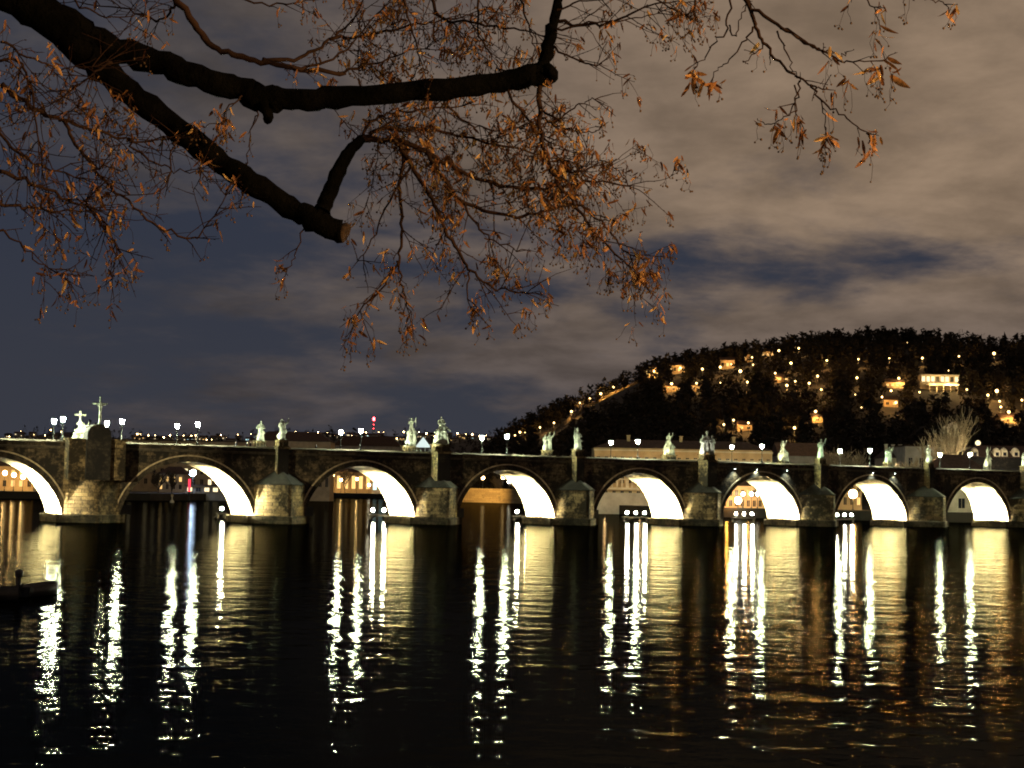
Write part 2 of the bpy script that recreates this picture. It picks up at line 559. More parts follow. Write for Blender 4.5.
# cornice, parapets with sloping coping, roadway
for v0, sgn, nm in ((0.0, -1, 'near'), (BW, 1, 'far')):
    mb = MB()
    mb.add([(U0, v0, DECK - 0.25), (U1, v0, DECK - 0.25), (U1, v0 + sgn * 0.22, DECK), (U0, v0 + sgn * 0.22, DECK),
            (U1, v0 + sgn * 0.22, DECK + 0.12), (U0, v0 + sgn * 0.22, DECK + 0.12), (U1, v0, DECK + 0.12), (U0, v0, DECK + 0.12)],
           [(0, 1, 2, 3), (3, 2, 4, 5), (5, 4, 6, 7)])
    mb.build('cornice', M['coping'], bridge)
    mb = MB()
    va, vb = (v0, v0 + 0.45) if sgn < 0 else (v0 - 0.45, v0)
    mb.box(((U0 + U1) / 2, (va + vb) / 2, (DECK + 0.125 + 11.62) / 2), (U1 - U0, 0.45, 11.62 - DECK - 0.125))
    par = mb.build('parapet', M['spandrel'], bridge)
    mb = MB()
    vc = (va + vb) / 2
    uu = U0
    while uu < U1:                                   # coping stones of uneven length
        L = random.uniform(1.3, 2.6)
        j = random.uniform(-0.03, 0.03)
        sec = [(-0.36, 11.625), (0.36, 11.625), (0.36, 11.74 + j), (0.06, 12.0 + j), (-0.06, 12.0 + j), (-0.36, 11.74 + j)]
        mb.add([(uu + 0.01, vc + a, b) for a, b in sec] + [(uu + L, vc + a, b) for a, b in sec],
               [(5, 4, 3, 2, 1, 0), (6, 7, 8, 9, 10, 11)] + [(i, (i + 1) % 6, 6 + (i + 1) % 6, 6 + i) for i in range(6)])
        uu += L + 0.01
    mb.build('coping', M['coping'], par)
mb = MB()
mb.box(((U0 + U1) / 2, BW / 2, DECK - 0.1), (U1 - U0, BW - 0.02, 0.2))
mb.build('roadway', M['cobble'], bridge)

# piers
PIERS = []
for i in range(len(ARCH) - 1):
    PIERS.append((ARCH[i][1], ARCH[i + 1][0]))
PROT = [1.0, 2.5, 1.2, 2.3, 1.6, 2.9, 1.9, 1.5, 1.5, 1.5]
PWID = [1.8, 3.4, 1.8, 2.4, 1.6, 2.2, 1.9, 1.5, 1.6, 1.6]
NOSE = {}
for i, (a, b) in enumerate(PIERS):
    c, hw = (a + b) / 2, (b - a) / 2
    root_bm = MB()
    p = min(hw, 4.2) if i != 1 else 2.9
    body_top = 6.0 if i != 1 else 6.05
    tri = lambda e: [(a - e, -0.02), (c - 0.25, -p - e * 1.3), (c + 0.25, -p - e * 1.3), (b + e, -0.02)]
    root_bm.prism(tri(0.0), SPR, body_top)
    pier = root_bm.build('pier', M['pier'], bridge)
    mb = MB()                                         # footing: under the nose and along both vault sides
    mb.prism(tri(0.5), -2.0, SPR - 0.12, tri(0.42))
    mb.prism(tri(0.42), SPR - 0.12, SPR, tri(0.3))
    mb.prism([(a - 0.9, 0.0), (b + 0.9, 0.0), (b + 0.9, BW), (a - 0.9, BW)], -2.0, SPR - 0.05)
    mb.build('footing', M['wet'], pier)
    mb = MB()                                         # upstream nose
    mb.prism([(b, BW + 0.02), (c, BW + p), (a, BW + 0.02)], -2.0, 6.0)
    mb.build('upstream_nose', M['pier'], pier)
    if i != 1:
        mb = MB()                                     # hipped stone roof of the nose
        ap = (c, -0.05, 8.8)
        q = tri(0.22)
        P = [(x, y, body_top) for x, y in q] + [(x, y, body_top + 0.14) for x, y in q] + [ap]
        n = 4
        mb.add(P, [(3, 2, 1, 0)] + [(k, (k + 1) % 4, 4 + (k + 1) % 4, 4 + k) for k in range(4)] + [(4 + k, 4 + (k + 1) % 4, 8) for k in range(4)])
        mb.build('pier_roof', M['roof_slab'], pier)
        mb = MB()                                     # statue pillar growing out of the roof up to the parapet
        pr, wd = PROT[i], PWID[i]
        zb = 7.2
        mb.box((c, -pr / 2 - 0.005, (zb + 11.7) / 2), (wd, pr, 11.7 - zb))
        mb.box((c, -pr / 2 + 0.02, 11.85), (wd + 0.3, pr + 0.35, 0.3))
        pil = mb.build('statue_pillar', M['pier'], pier)
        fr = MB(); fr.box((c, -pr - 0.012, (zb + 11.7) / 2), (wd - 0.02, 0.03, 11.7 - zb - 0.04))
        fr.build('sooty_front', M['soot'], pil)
    else:
        mb = MB()                                     # broad tower-like pier
        mb.prism(tri(0.18), body_top, body_top + 0.2)
        mb.box((c, -1.2, (body_top + 12.0) / 2 + 0.1), (b - a - 0.05, 2.4, 12.0 - body_top - 0.2))
        mb.box((c, -1.2, 12.13), (b - a + 0.35, 2.75, 0.26))
        mb.build('pier_tower', M['pier'], pier)
        # the dark projecting pedestal with a rounded top
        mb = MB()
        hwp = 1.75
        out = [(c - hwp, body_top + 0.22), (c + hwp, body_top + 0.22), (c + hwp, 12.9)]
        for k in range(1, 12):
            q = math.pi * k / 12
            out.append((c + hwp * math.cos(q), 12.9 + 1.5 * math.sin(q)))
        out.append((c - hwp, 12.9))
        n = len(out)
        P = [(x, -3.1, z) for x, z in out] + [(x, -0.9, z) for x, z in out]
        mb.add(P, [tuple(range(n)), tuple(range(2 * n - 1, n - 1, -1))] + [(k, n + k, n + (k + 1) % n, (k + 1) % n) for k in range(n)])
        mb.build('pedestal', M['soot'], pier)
    NOSE[i] = c

# ------------------------------------------------------------------ lantern posts on the bridge
def make_lantern(kind):
    t = thing('lantern_post', (0, 0, 0), 0, 'x', 'street lamp')
    mb = MB()
    mb.lathe([(0.24, 0.0), (0.24, 0.18), (0.14, 0.28), (0.11, 0.7), (0.075, 0.8), (0.06, 2.35), (0.09, 2.4), (0.05, 2.5), (0.05, 2.62), (0.28, 2.64), (0.28, 2.68)], n=8)
    mb.tube([(-0.35, 0, 2.2), (0.35, 0, 2.2)], 0.025, 5)
    mb.build('post', M['iron'], t)
    mb = MB()
    mb.lathe([(0.2, 2.7), (0.34, 3.32)], n=6, smooth=False)
    mb.build('lantern_glass', M['g_bridge'], t)
    mb = MB()
    mb.lathe([(0.40, 3.33), (0.32, 3.40), (0.12, 3.56), (0.03, 3.62), (0.03, 3.78)], n=6, smooth=False)
    mb.build('lantern_cap', M['iron'], t)
    return t
LG = 'lantern posts along the bridge parapets'
lantern0 = make_lantern(0)
used = [0]
def place_lantern(u, v, z, label):
    o = lantern0 if not used[0] else copy_tree(lantern0)
    used[0] = 1
    o.location = B(u, v, z)
    o.rotation_euler = (0, 0, TH + 0.3)
    o['label'] = label
    o['group'] = LG
    o['category'] = 'street lamp'
    return o
near_l = [(-4, 'over the half-hidden arch at the left edge'), (63, 'just left of the crucifix pier'), (122, 'just right of the crucifix pier'),
          (198, 'over the first full arch right of the crucifix'), (361, 'over the second full arch right of the crucifix'),
          (507, 'over the fourth bright arch from the left'), (638, 'over the fifth bright arch from the left'),
          (762, 'over the sixth bright arch'), (870, 'over the seventh bright arch from the left'),
          (970, 'beside the pale bare tree')]
lant_u = []
for px, txt in near_l:
    u = u_at(px, 0.22, 14.9)
    lant_u.append(u)
    place_lantern(u, 0.22, 11.97, 'iron lantern post on the near parapet ' + txt)
far_l = [(-30, ''), (54, ''), (107, ''), (177, ''), (341, ''), (482, ''), (611, ''), (732, ''), (840, ''), (940, '')]
for (px, _), (pn, txt) in zip(far_l, near_l):
    u = u_at(px, BW - 0.22, 14.9)
    place_lantern(u, BW - 0.22, 11.97, 'iron lantern post on the far parapet ' + txt)

# ------------------------------------------------------------------ statues
def figure(mb, x, y, z, h, lean=0.0, tw=0.0, arms=(), robe=1.0, head=True, hat=None):
    ph = random.uniform(0, 6)
    prof = [(0.17 * robe, 0), (0.165 * robe, .08), (0.145 * robe, .28), (0.12, .46), (0.105, .58), (0.125, .68), (0.14, .77), (0.125, .815),
            (0.06, .845), (0.042, .865), (0.042, .89)]
    mb.lathe([(r * h, t * h) for r, t in prof], (x, y, z), 18, 1.05, 0.8, True, 0.10, 6, ph, (lean, 0))
    if head:
        hx = x + lean * h * .93
        mb.ball((hx, y - 0.01 * h, z + .93 * h), .062 * h, 10, 8, 0.85, 1.0, 1.2)
        mb.ball((hx, y - 0.06 * h, z + .925 * h), .014 * h, 6, 4)
        if hat == 'mitre':
            mb.lathe([(.055 * h, 0), (.062 * h, .05 * h), (.012 * h, .14 * h)], (hx, y, z + .965 * h), 8)
        if hat == 'halo':
            for k in range(10):
                q0, q1 = 2 * math.pi * k / 10, 2 * math.pi * (k + 1) / 10
                mb.tube([(hx + .11 * h * math.cos(q0), y + .03 * h, z + .95 * h + .11 * h * math.sin(q0)),
                         (hx + .11 * h * math.cos(q1), y + .03 * h, z + .95 * h + .11 * h * math.sin(q1))], .012 * h, 5)
    for (ex, ez, wx, wz, wy) in arms:
        s = -1 if ex < 0 else 1
        sh = (x + lean * h * .78 + s * .12 * h, y, z + .785 * h)
        mb.tube([sh, (x + ex * h, y - .03 * h, z + ez * h), (x + wx * h, y - wy * h, z + wz * h)], [.05 * h, .042 * h, .028 * h], 8)
        mb.ball((x + wx * h, y - wy * h, z + wz * h), .03 * h, 7, 5)
def cross(mb, x, y, z, h, w=0.5, t=0.09, crosspos=0.72):
    mb.box((x, y, z + h / 2), (t * 2, t * 2, h))
    mb.box((x, y, z + h * crosspos), (w * h, t * 2, t * 2))
def plinth(mb, w, d, h):
    mb.box((0, 0, h * .08), (w * 1.15, d * 1.15, h * .16))
    mb.box((0, 0, h * .53), (w, d, h * .74))
    mb.box((0, 0, h * .95), (w * 1.18, d * 1.18, h * .10))

SC = 1.22
def statue(loc, label, build_fn, pw=1.3, pd=1.1, ph=0.9, glow=1.0, tint=(0.86, 1.0, 0.74), side=-1):
    t = thing('stone_statue', loc, TH + random.uniform(-.1, .1), label, 'statue', 'statues along the bridge parapets')
    mb = MB(); plinth(mb, pw, pd, ph); mb.build('plinth', M['pier'], t)
    mb = MB(); build_fn(mb, ph)
    o = mb.build('figure', M['statue'], t)
    md = o.modifiers.new('carve', 'REMESH'); md.mode = 'VOXEL'; md.voxel_size = 0.055; md.use_smooth_shade = True
    t.scale = (SC, SC, SC)
    # spot added to light it from beside, no fixture built
    src = loc + BU * (side * 2.6) + BV * (-1.3) + Vector((0, 0, 0.5))
    light('SPOT', 'added_statue_spot', src, 2600 * glow, tint, loc + Vector((0, 0, 3.2)), 0.08, 66, 0.6)
    return t
A_DOWN = [(-.2, .62, -.08, .56, .16), (.2, .62, .08, .60, .16)]
A_UP = [(-.2, .64, -.1, .58, .17), (.24, .80, .30, 1.02, .05)]
A_STAFF = [(-.22, .64, -.24, .52, .12), (.2, .62, .08, .62, .17)]

def st_a(mb, z):
    figure(mb, 0, 0, z, 2.75, .02, arms=A_DOWN); figure(mb, .42, .25, z, 1.7, -.03, arms=A_DOWN)
def st_b(mb, z):
    figure(mb, 0, 0, z, 2.7, -.04, arms=A_UP); figure(mb, .35, 0, z + 1.2, 1.3, -.1, arms=A_UP, robe=.8)
    mb.ball((-.25, .1, z + .5), .45, 9, 7); mb.ball((.3, 0, z + 1.1), .35, 9, 7)
def st_group_tall(mb, z):
    mb.lathe([(.85, 0), (.8, .6), (.6, 1.2), (.3, 2.0)], (0, 0.2, z), 12, 1, .7, True, .12, 5)
    figure(mb, -.45, -.2, z + .5, 2.0, .03, arms=A_DOWN); figure(mb, .45, -.1, z + .7, 1.9, -.04, arms=A_DOWN)
    figure(mb, .02, .1, z + 1.7, 2.3, .02, arms=A_UP, hat='halo'); mb.tube([(.65, 0, z + 2.6), (.72, 0, z + 4.2)], .05, 6)
def st_arch_group(mb, z):
    mb.lathe([(.95, 0), (.9, .5), (.7, 1.1), (.3, 1.6)], (0, 0.2, z), 12, 1, .7, True, .1, 5)
    figure(mb, -.62, -.1, z + .2, 2.3, .14, arms=A_DOWN); figure(mb, .72, -.05, z + .1, 2.9, -.10, arms=A_DOWN)
    figure(mb, 0.05, 0, z + 1.3, 2.55, .0, arms=A_DOWN)
def st_pair(mb, z):
    figure(mb, -.3, 0, z, 2.3, -.02, arms=A_DOWN); figure(mb, .4, 0.05, z, 2.65, .03, arms=A_UP)
def st_saint_cross(mb, z):
    figure(mb, 0, 0, z, 2.9, -.02, arms=A_STAFF, hat='mitre'); mb.tube([(-.66, -.3, z), (-.6, -.2, z + 3.1)], .05, 6)
    figure(mb, .5, .2, z, 1.8, -.03, arms=A_DOWN)
def st_three(mb, z):
    figure(mb, -.85, 0, z, 2.9, .0, arms=A_DOWN); figure(mb, .0, .1, z + .3, 3.0, 0, arms=A_DOWN, hat='mitre'); figure(mb, .9, 0, z, 2.9, .02, arms=A_DOWN)
def st_single(mb, z):
    figure(mb, 0, 0, z, 3.1, .03, arms=A_UP); mb.ball((.15, .2, z + .5), .5, 9, 7)
def st_single2(mb, z):
    figure(mb, 0, 0, z, 3.0, -.03, arms=A_STAFF, hat='halo'); mb.tube([(-.7, -.3, z), (-.72, -.3, z + 2.6)], .04, 6)
    mb.ball((.35, 0, z + .7), .4, 9, 7)
def st_heap(mb, z):
    mb.lathe([(.75, 0), (.8, .9), (.65, 1.5), (.4, 2.1)], (0, .1, z), 12, 1, .8, True, .14, 5)
    figure(mb, -.1, 0, z + 1.0, 2.4, .03, arms=A_UP); figure(mb, -.75, -.1, z, 1.7, .05, arms=A_DOWN); figure(mb, .75, -.1, z, 1.8, -.05, arms=A_DOWN)

def near_s(i, label, fn, **k):
    return statue(B(NOSE[i], -PROT[i] / 2 + .2, 12.0), label, fn, **k)
def far_s(px, label, fn, **k):
    return statue(B(u_at(px, BW + .4, 13.5), BW + .4, 12.0), label, fn, **k)
near_s(2, 'pale saint with raised arm and child on the second pier right of the cross', st_b, glow=.9)
near_s(3, 'tall arched group of three robed figures on the third pier, dark below', st_arch_group, pw=2.2, pd=1.4, ph=1.0, glow=1.3)
near_s(4, 'slim bishop with staff and small companion on the fourth pillar', st_saint_cross, ph=1.0)
near_s(5, 'three slim robed saints standing in a row on one pillar', st_three, pw=2.3, ph=.9, glow=.8, tint=(1, 1, .95))
near_s(6, 'greenish single saint raising an arm on the tall lit-edged pillar', st_single, ph=.9, tint=(.6, 1.0, .62))
near_s(7, 'pale saint with halo ring on a slim pillar before the bare tree', st_single2, ph=.8)
near_s(8, 'cream saint group cut by the right picture edge', st_pair, ph=.8)
far_s(260, 'robed saint with child on far parapet, left of the second pier saint', st_a, glow=1.0, tint=(.75, 1, .8))
far_s(411, 'bulky pyramid statue group on the far parapet left of the arched group', st_group_tall, pw=2.2, ph=.9, glow=1.3)
far_s(547, 'whitish saint pair on the far parapet over the fourth bright arch', st_pair, ph=1.0, glow=.8)
far_s(669, 'broad yellow-lit statue heap on the far parapet left of the three saints', st_heap, pw=2.0, ph=.9, tint=(1, .95, .5))
far_s(783, 'yellow-lit saint with two small figures on far parapet, above the wall lamps', st_heap, pw=1.7, ph=.5, tint=(1, .92, .55))
far_s(888, 'green-tinted pair of saints on the far parapet right of the seventh arch lamp', st_pair, tint=(.6, 1, .65))
far_s(988, 'stout yellowish statue group on the far parapet at the right end', st_group_tall, pw=2.0, ph=.2, tint=(1, .98, .6))

# the crucifix on its dark pedestal and the mourning group opposite
c0 = NOSE[1]
t = thing('crucifix', B(c0 + .25, -2.0, 14.4), TH, 'dark crucifix with gilded figure on the rounded black pedestal of the broad pier', 'statue')
mb = MB(); cross(mb, 0, 0, 0, 4.1, .5, .10, .74); mb.build('cross', M['bronze'], t)
mb = MB()
mb.lathe([(.05, .9), (.12, 1.1), (.13, 1.6), (.17, 1.9), (.20, 2.3), (.23, 2.65), (.17, 2.85), (.07, 2.95)], (0, -.22, 0), 12, 1, .7)
mb.ball((0.03, -.28, 3.12), .15, 9, 7, .9, 1, 1.2)
for s in (-1, 1):
    mb.tube([(s * .2, -.24, 2.72), (s * .6, -.26, 2.95), (s * .95, -.22, 3.1)], [.09, .07, .05], 7)
    mb.tube([(s * .09, -.22, 1.5), (s * .11, -.32, .95), (s * .04, -.22, .35)], [.11, .09, .05], 7)
o = mb.build('figure', M['statue'], t)
md = o.modifiers.new('carve', 'REMESH'); md.mode = 'VOXEL'; md.voxel_size = 0.04; md.use_smooth_shade = True
light('SPOT', 'added_statue_spot', B(c0 - 3.0, -2.6, 12.6), 1300, (.7, 1, .7), B(c0 + .2, -2, 16.8), .08, 50, .6)  # spot added to light the crucifix, no fixture built
def st_pieta(mb, z):
    cross(mb, .1, .35, z, 4.7, .36, .12, .86)
    mb.lathe([(1.1, 0), (1.0, .5), (.75, 1.1), (.4, 1.7)], (0, 0.1, z), 14, 1, .7, True, .1, 5)
    figure(mb, -.55, -.2, z + .2, 2.0, .2, arms=A_DOWN); figure(mb, .6, -.15, z + .5, 2.3, -.02, arms=A_UP); figure(mb, 0, 0, z + 1.2, 2.1, .03, arms=A_DOWN)
    mb.tube([(-1.1, -.4, z + .9), (-.2, -.5, z + 1.3), (.6, -.4, z + 1.0)], [.16, .25, .14], 8)
pt_ = statue(B(u_at(78, BW + .4, 14), BW - .6, 12.0), 'mourning figures heaped under a stone cross, left of the crucifix', st_pieta, pw=2.8, pd=1.6, ph=.35, glow=.08, tint=(.85, 1, .7))
pt_.scale = (1, 1, .95)

# ------------------------------------------------------------------ small wall lamps over the right-hand arches
def make_wall_lamp():
    t = thing('wall_lamp', (0, 0, 0), TH, 'x', 'wall lamp', 'small wall lamps above the right arches')
    mb = MB(); mb.box((0, -.25, .18), (.12, .5, .08)); mb.box((0, -.02, .15), (.3, .06, .4)); mb.build('bracket', M['iron'], t)
    mb = MB(); mb.lathe([(.13, 0), (.11, .12), (.06, .2)], (0, -.5, .06), 8); mb.build('lamp_shade', M['steel'], t)
    mb = MB(); mb.lathe([(.10, 0), (.07, -.05)], (0, -.5, .055), 8); mb.build('bulb', M['g_wall'], t)
    return t
wl0 = make_wall_lamp()
WLAB = ['small wall lamp on the spandrel, leftmost above the sixth bright arch', 'small wall lamp close above the crown of the sixth bright arch',
        'small wall lamp right of the sixth arch crown, under the yellow saint', 'small wall lamp close above the crown of the seventh bright arch',
        'rightmost wall lamp on the spandrel, right of the seventh arch crown']
for k, px in enumerate((735, 757, 787, 873, 895)):
    o = wl0 if k == 0 else copy_tree(wl0)
    u = u_at(px, -.5, 10.6)
    o.location = B(u, 0, 10.55)
    o['label'] = WLAB[k]
    light('SPOT', 'wall_lamp_light', B(u, -.62, 10.5), 1300, (.85, 1, .86), B(u, -.25, 8.0), .05, 105, .8)

# ------------------------------------------------------------------ floodlights: added unseen ones in the vaults, glaring ones on the ice guards upstream
def make_flood():
    t = thing('floodlight', (0, 0, 0), 0, 'x', 'floodlight')
    mb = MB(); mb.box((0, 0, .25), (.1, .1, .5)); mb.tube([(-.32, 0, .5), (.32, 0, .5)], .03, 5); mb.build('bracket', M['steel'], t)
    mb = MB(); mb.lathe([(.16, .36), (.26, .30), (.30, 0)], (0, 0, 0), 10, 1, 1)
    v = [Vector(p) for p in mb.v]; mb.v = [(p.x, p.z, p.y + .72) for p in v]      # barrel pointing along -y
    mb.build('housing', M['steel'], t)
    mb = MB(); mb.lathe([(.265, 0.0), (.25, -.05), (.02, -.07)], (0, 0, 0), 12)
    mb.v = [(p[0], p[2] - 0.006, p[1] + .72) for p in mb.v]
    mb.build('lens', M['g_flood'], t)
    return t
fl0 = make_flood(); fl_used = [0]
def place_flood(loc, aim, label, group):
    o = fl0 if not fl_used[0] else copy_tree(fl0)
    fl_used[0] = 1
    o.location = loc
    d = Vector(aim) - Vector(loc)
    o.rotation_euler = (0, 0, math.atan2(d.x, -d.y))
    o['label'] = label; o['group'] = group; o['category'] = 'floodlight'
    return o
# ice guards: heavy timbers on piles, upstream of the right pier of each arch
ORD = ['half-hidden', 'first', 'second', 'third', 'fourth', 'fifth', 'sixth', 'seventh']
ANAME = ['the arch cut by the left edge', 'the widest arch, right of the crucifix pier', 'the third bright arch from the left', 'the fourth bright arch from the left',
         'the fifth bright arch from the left', 'the sixth bright arch from the left', 'the seventh bright arch from the left']
FL = [(1, [50]), (2, [222]), (3, [373, 384]), (4, [517, 527]), (5, [627, 636, 644.5]), (6, [736, 744, 752]), (7, [837, 844.5, 851.5])]
VV = 30.0
for (ai, pxs), an in zip(FL, ANAME):
    us = [u_at(px, VV, 2.0) for px in pxs]
    c, rgt = sum(us) / len(us), max(us)
    t = thing('ice_guard', B(c, VV, 0), TH, 'low timber ice guard in the water behind ' + an, 'ice guard', 'timber ice guards behind the bridge')
    mb = MB()
    L = (max(us) - min(us)) / 2 + 1.0
    mb.box((0, 0.2, .85), (2 * L, .5, .35)); mb.build('beam', M['wood_dark'], t)
    for s in (-1, 1):
        mb = MB(); mb.tube([(s * (L - .4), .2, -2), (s * (L - .4), .2, .68)], .22, 8); mb.build('pile', M['wood_dark'], t)
    mb = MB(); mb.tube([(0, .5, .9), (0, 5.5, -.6)], .2, 6); mb.build('brace', M['wood_dark'], t)
    words = ['left', 'middle', 'right'] if len(us) == 3 else (['left', 'right'] if len(us) == 2 else ['single'])
    aimu = ARCH[ai][1]
    for w_, u in zip(words, us):
        place_flood(B(u, VV, 1.03), CAM + Vector((0, 0, -4)), '%s glaring floodlight on the ice guard behind %s' % (w_, an), 'floodlights on the ice guards')
        light('SPOT', 'floodlight_beam', B(u, VV - .5, 1.8), 11000, (1, .97, .80), B(aimu, 5.0, 5.5), .2, 45, .7)
VN = ['the arch left of the picture', 'the arch cut by the left edge', 'the widest arch right of the crucifix'] + ['the %s bright arch from the left' % w for w in ('third', 'fourth', 'fifth', 'sixth', 'seventh', 'eighth')]
# added unseen vault lights: on the left footing inside every arch, washing the right side of the vault
for k, a in enumerate(ARCH[:9]):
    u = a[0] + .45
    for v, La, Lb in ((2.8, 2.3, 1.0), (6.8, 1.0, 2.3)):
        t = thing('added_vault_floodlight', B(u - .1, v, SPR - .05), TH, ('outer' if v < 5 else 'inner') + ' added unseen floodlight with spill plates on the left footing inside ' + VN[k], 'floodlight', 'added floodlights inside the vaults')
        mb = MB(); mb.box((-.14, 0, .72), (.16, .42, .42)); mb.box((-.14, 0, .25), (.08, .08, .5)); mb.build('housing', M['steel'], t)
        for L, sg in ((La, -1), (Lb, 1)):
            mb = MB(); mb.box((L / 2 - .05, sg * .33, .75), (L, .02, 1.5)); mb.build('spill_blocker', M['iron'], t)  # unseen plates added to stop light spilling past the vault
        mb = MB(); mb.box((.75, 0, .71), (1.5, .6, .02)); mb.build('lower_blocker', M['iron'], t)  # unseen plate added to keep the beam off the footing
        light('SPOT', 'added_vault_light', B(u, v, 1.9), 1600000, (1, .92, .62), B(a[1] + .5, v, 2.0), .03, 58, 1.0)

# assumed unseen floodlight mast on the old-town bank left of the frame: added to wash the pier noses
mast_p = Vector((-110, 62, 4.3))
t = thing('assumed_floodlight_mast', mast_p, 0, 'tall assumed and unseen floodlight mast on the near bank left of the bridge', 'floodlight mast')
mb = MB(); mb.tube([(0, 0, -.2), (0, 0, 14)], [.3, .15], 8); mb.build('pole', M['steel'], t)
mb = MB(); mb.box((0, 0, 14.1), (3, .3, .3)); mb.build('crossbar', M['steel'], t)
for i, (a, b) in enumerate(PIERS[:9]):
    if i == 0: continue
    tgt = B((a + b) / 2, -2.0, 5.0 if i != 1 else 6.5)
    src = mast_p + Vector((-1.4 + i * .35, 0, 14.6))
    d = (tgt - src).length
    gain = {1: 2.0, 2: 1.0, 3: .55, 4: .40, 5: .60, 6: .42, 7: .36, 8: .3}[i]
    light('SPOT', 'added_pier_spot', src, 1.9 * gain * d * d * 4 * math.pi, (1, .84, .48), tgt, .2, math.degrees(2 * math.atan((13 if i == 1 else 8.5) / d)), .9)  # beams added to brighten the piers, no lamp heads built
# ------------------------------------------------------------------ hills
def interp(x, tab):
    return float(np.interp(x, [a for a, b in tab], [b for a, b in tab]))
SIL = [(400, 489), (450, 470), (485, 442), (500, 433), (520, 421), (540, 412), (560, 402), (580, 393), (600, 384), (620, 373), (640, 364), (665, 357),
       (700, 351), (740, 346), (780, 339), (830, 334), (880, 332), (930, 334), (980, 337), (1024, 339), (1200, 340), (1500, 372), (1900, 450)]
RIDGE = 1150.0
def hill_z(x, y):
    px = 512 + F_PX * x / max(y, 1)
    ys = interp(px, SIL)
    zr = on_zinv(px, ys, RIDGE) - 13.0
    y0 = max(560.0, interp(px, bank) + 25)
    if y < y0 - 15: return -2.0
    s = (y - y0) / (RIDGE - y0)
    if s <= 0: return 2.3
    if s < 1:
        s = s * s * (3 - 2 * s) * .45 + s * .55
        z = 2.4 + (max(zr, 2.4) - 2.4) * s
    else:
        z = max(zr, 2.4) - (y - RIDGE) * .04
    z += 2.0 * math.sin(x * .021 + y * .013) * min(1, max(0, s)) * math.sin(y * .017)
    return z
def on_zinv(px, py, y):
    r = ray(px, py)
    return CAM.z + r.z / r.y * y
def hit(px, py, fn, y0=565, y1=1149, step=4):
    """where the line of sight through a pixel meets a slope"""
    r = ray(px, py)
    y = y0
    while y < y1:
        p = CAM + r * (y / r.y)
        if p.z <= fn(p.x, p.y):
            break
        y += step
    p = CAM + r * (y / r.y)
    return Vector((p.x, p.y, fn(p.x, p.y)))
def terrain(name, label, fn, fan, ys, mat):
    mb = MB()
    P = []
    for y in ys:
        for k in fan:
            x = (k - 512) / F_PX * y
            P.append((x, y, fn(x, y)))
    n = len(fan)
    mb.add(P, [(j * n + i, j * n + i + 1, (j + 1) * n + i + 1, (j + 1) * n + i) for j in range(len(ys) - 1) for i in range(n - 1)], True)
    return tag(mb.build(name, mat), label, 'hill', kind='structure')
terrain('hill', 'steep dark wooded hill rising on the right', hill_z, list(range(380, 1920, 12)), list(np.arange(555, 1500, 15)), M['soil'])
SILF = [(-900, 436), (-300, 432), (0, 431), (40, 428), (60, 425), (90, 425), (115, 431), (150, 433), (180, 434), (240, 433), (280, 430), (340, 431), (400, 430), (450, 431),
        (490, 434), (560, 436), (800, 440), (2000, 445)]
FRIDGE = 2600.0
def far_z(x, y):
    px = 512 + F_PX * x / max(y, 1)
    zr = on_zinv(px, interp(px, SILF), FRIDGE) - 12
    s = min(1.15, max(0, (y - 1250) / (FRIDGE - 1250)))
    return 2.3 + (zr - 2.3) * (s if s < 1 else 2 - s)
terrain('far_hill', 'low far hillside with the lights of the city', far_z, list(range(-900, 2000, 20)), list(np.arange(1250, 2800, 30)), M['soil'])

# ------------------------------------------------------------------ hill lamps
def make_hill_lamp():
    t = thing('hill_lamp', (0, 0, 0), 0, 'x', 'street lamp')
    mb = MB(); mb.tube([(0, 0, -1), (0, 0, 5.2)], .12, 6); mb.build('post', M['iron'], t)
    mb = MB(); mb.ball((0, 0, 5.8), .62, 8, 6); mb.build('lamp_globe', M['g_hill'], t)
    return t
hl0 = make_hill_lamp(); hl_used = [0]
HILL_PTS = []
NTH = ['first', 'second', 'third', 'fourth', 'fifth', 'sixth', 'seventh', 'eighth', 'ninth', 'tenth', 'eleventh', 'twelfth', 'thirteenth', 'fourteenth']
ROWS = [
    ('lamp up the stair path on the hill\'s left shoulder, counted from the bottom',
     [(515, 436), (520, 433), (525, 433.5), (540, 428.6), (554, 424), (571.5, 412.6), (572, 404), (580, 399), (590, 395.5), (601, 392), (614, 386), (623, 381)]),
    ('lamp of the upper left row just right of the lit wall tower', [(654.6, 369.8), (681, 369), (703, 371), (721, 369), (732, 366), (741, 373), (753, 358.7), (754, 367), (780, 351.4), (800, 349)]),
    ('lamp of the short second row below the lit wall tower', [(672, 386), (697, 385.4), (721, 385.6), (748, 384.6)]),
    ('lamp scattered in the dark middle of the wooded hill', [(776, 376), (787.6, 389), (792, 365), (796, 383.7), (810, 386), (818.5, 379), (822, 393), (828, 363)]),
    ('lamp low on the hill above the three-saint pillar', [(724, 429.4), (733.7, 425), (748.6, 428), (794.7, 432.7), (816, 416)]),
    ('lamp of the high row above the long lit villa', [(859.7, 361), (890.8, 360), (909, 343), (924, 359.8), (950, 373), (960.7, 357.5), (996, 354.8)]),
    ('lamp left of the long lit villa', [(856, 398), (858, 381), (862, 412), (882.8, 400.7), (892, 394.6), (896.7, 406.5), (900, 381)]),
    ('lamp right of and below the long lit villa', [(920.5, 395.6), (968, 392.5), (989, 399), (998, 393.8), (1000.6, 405), (1001.7, 410.6), (1009.5, 416.5), (1023, 404)]),
]
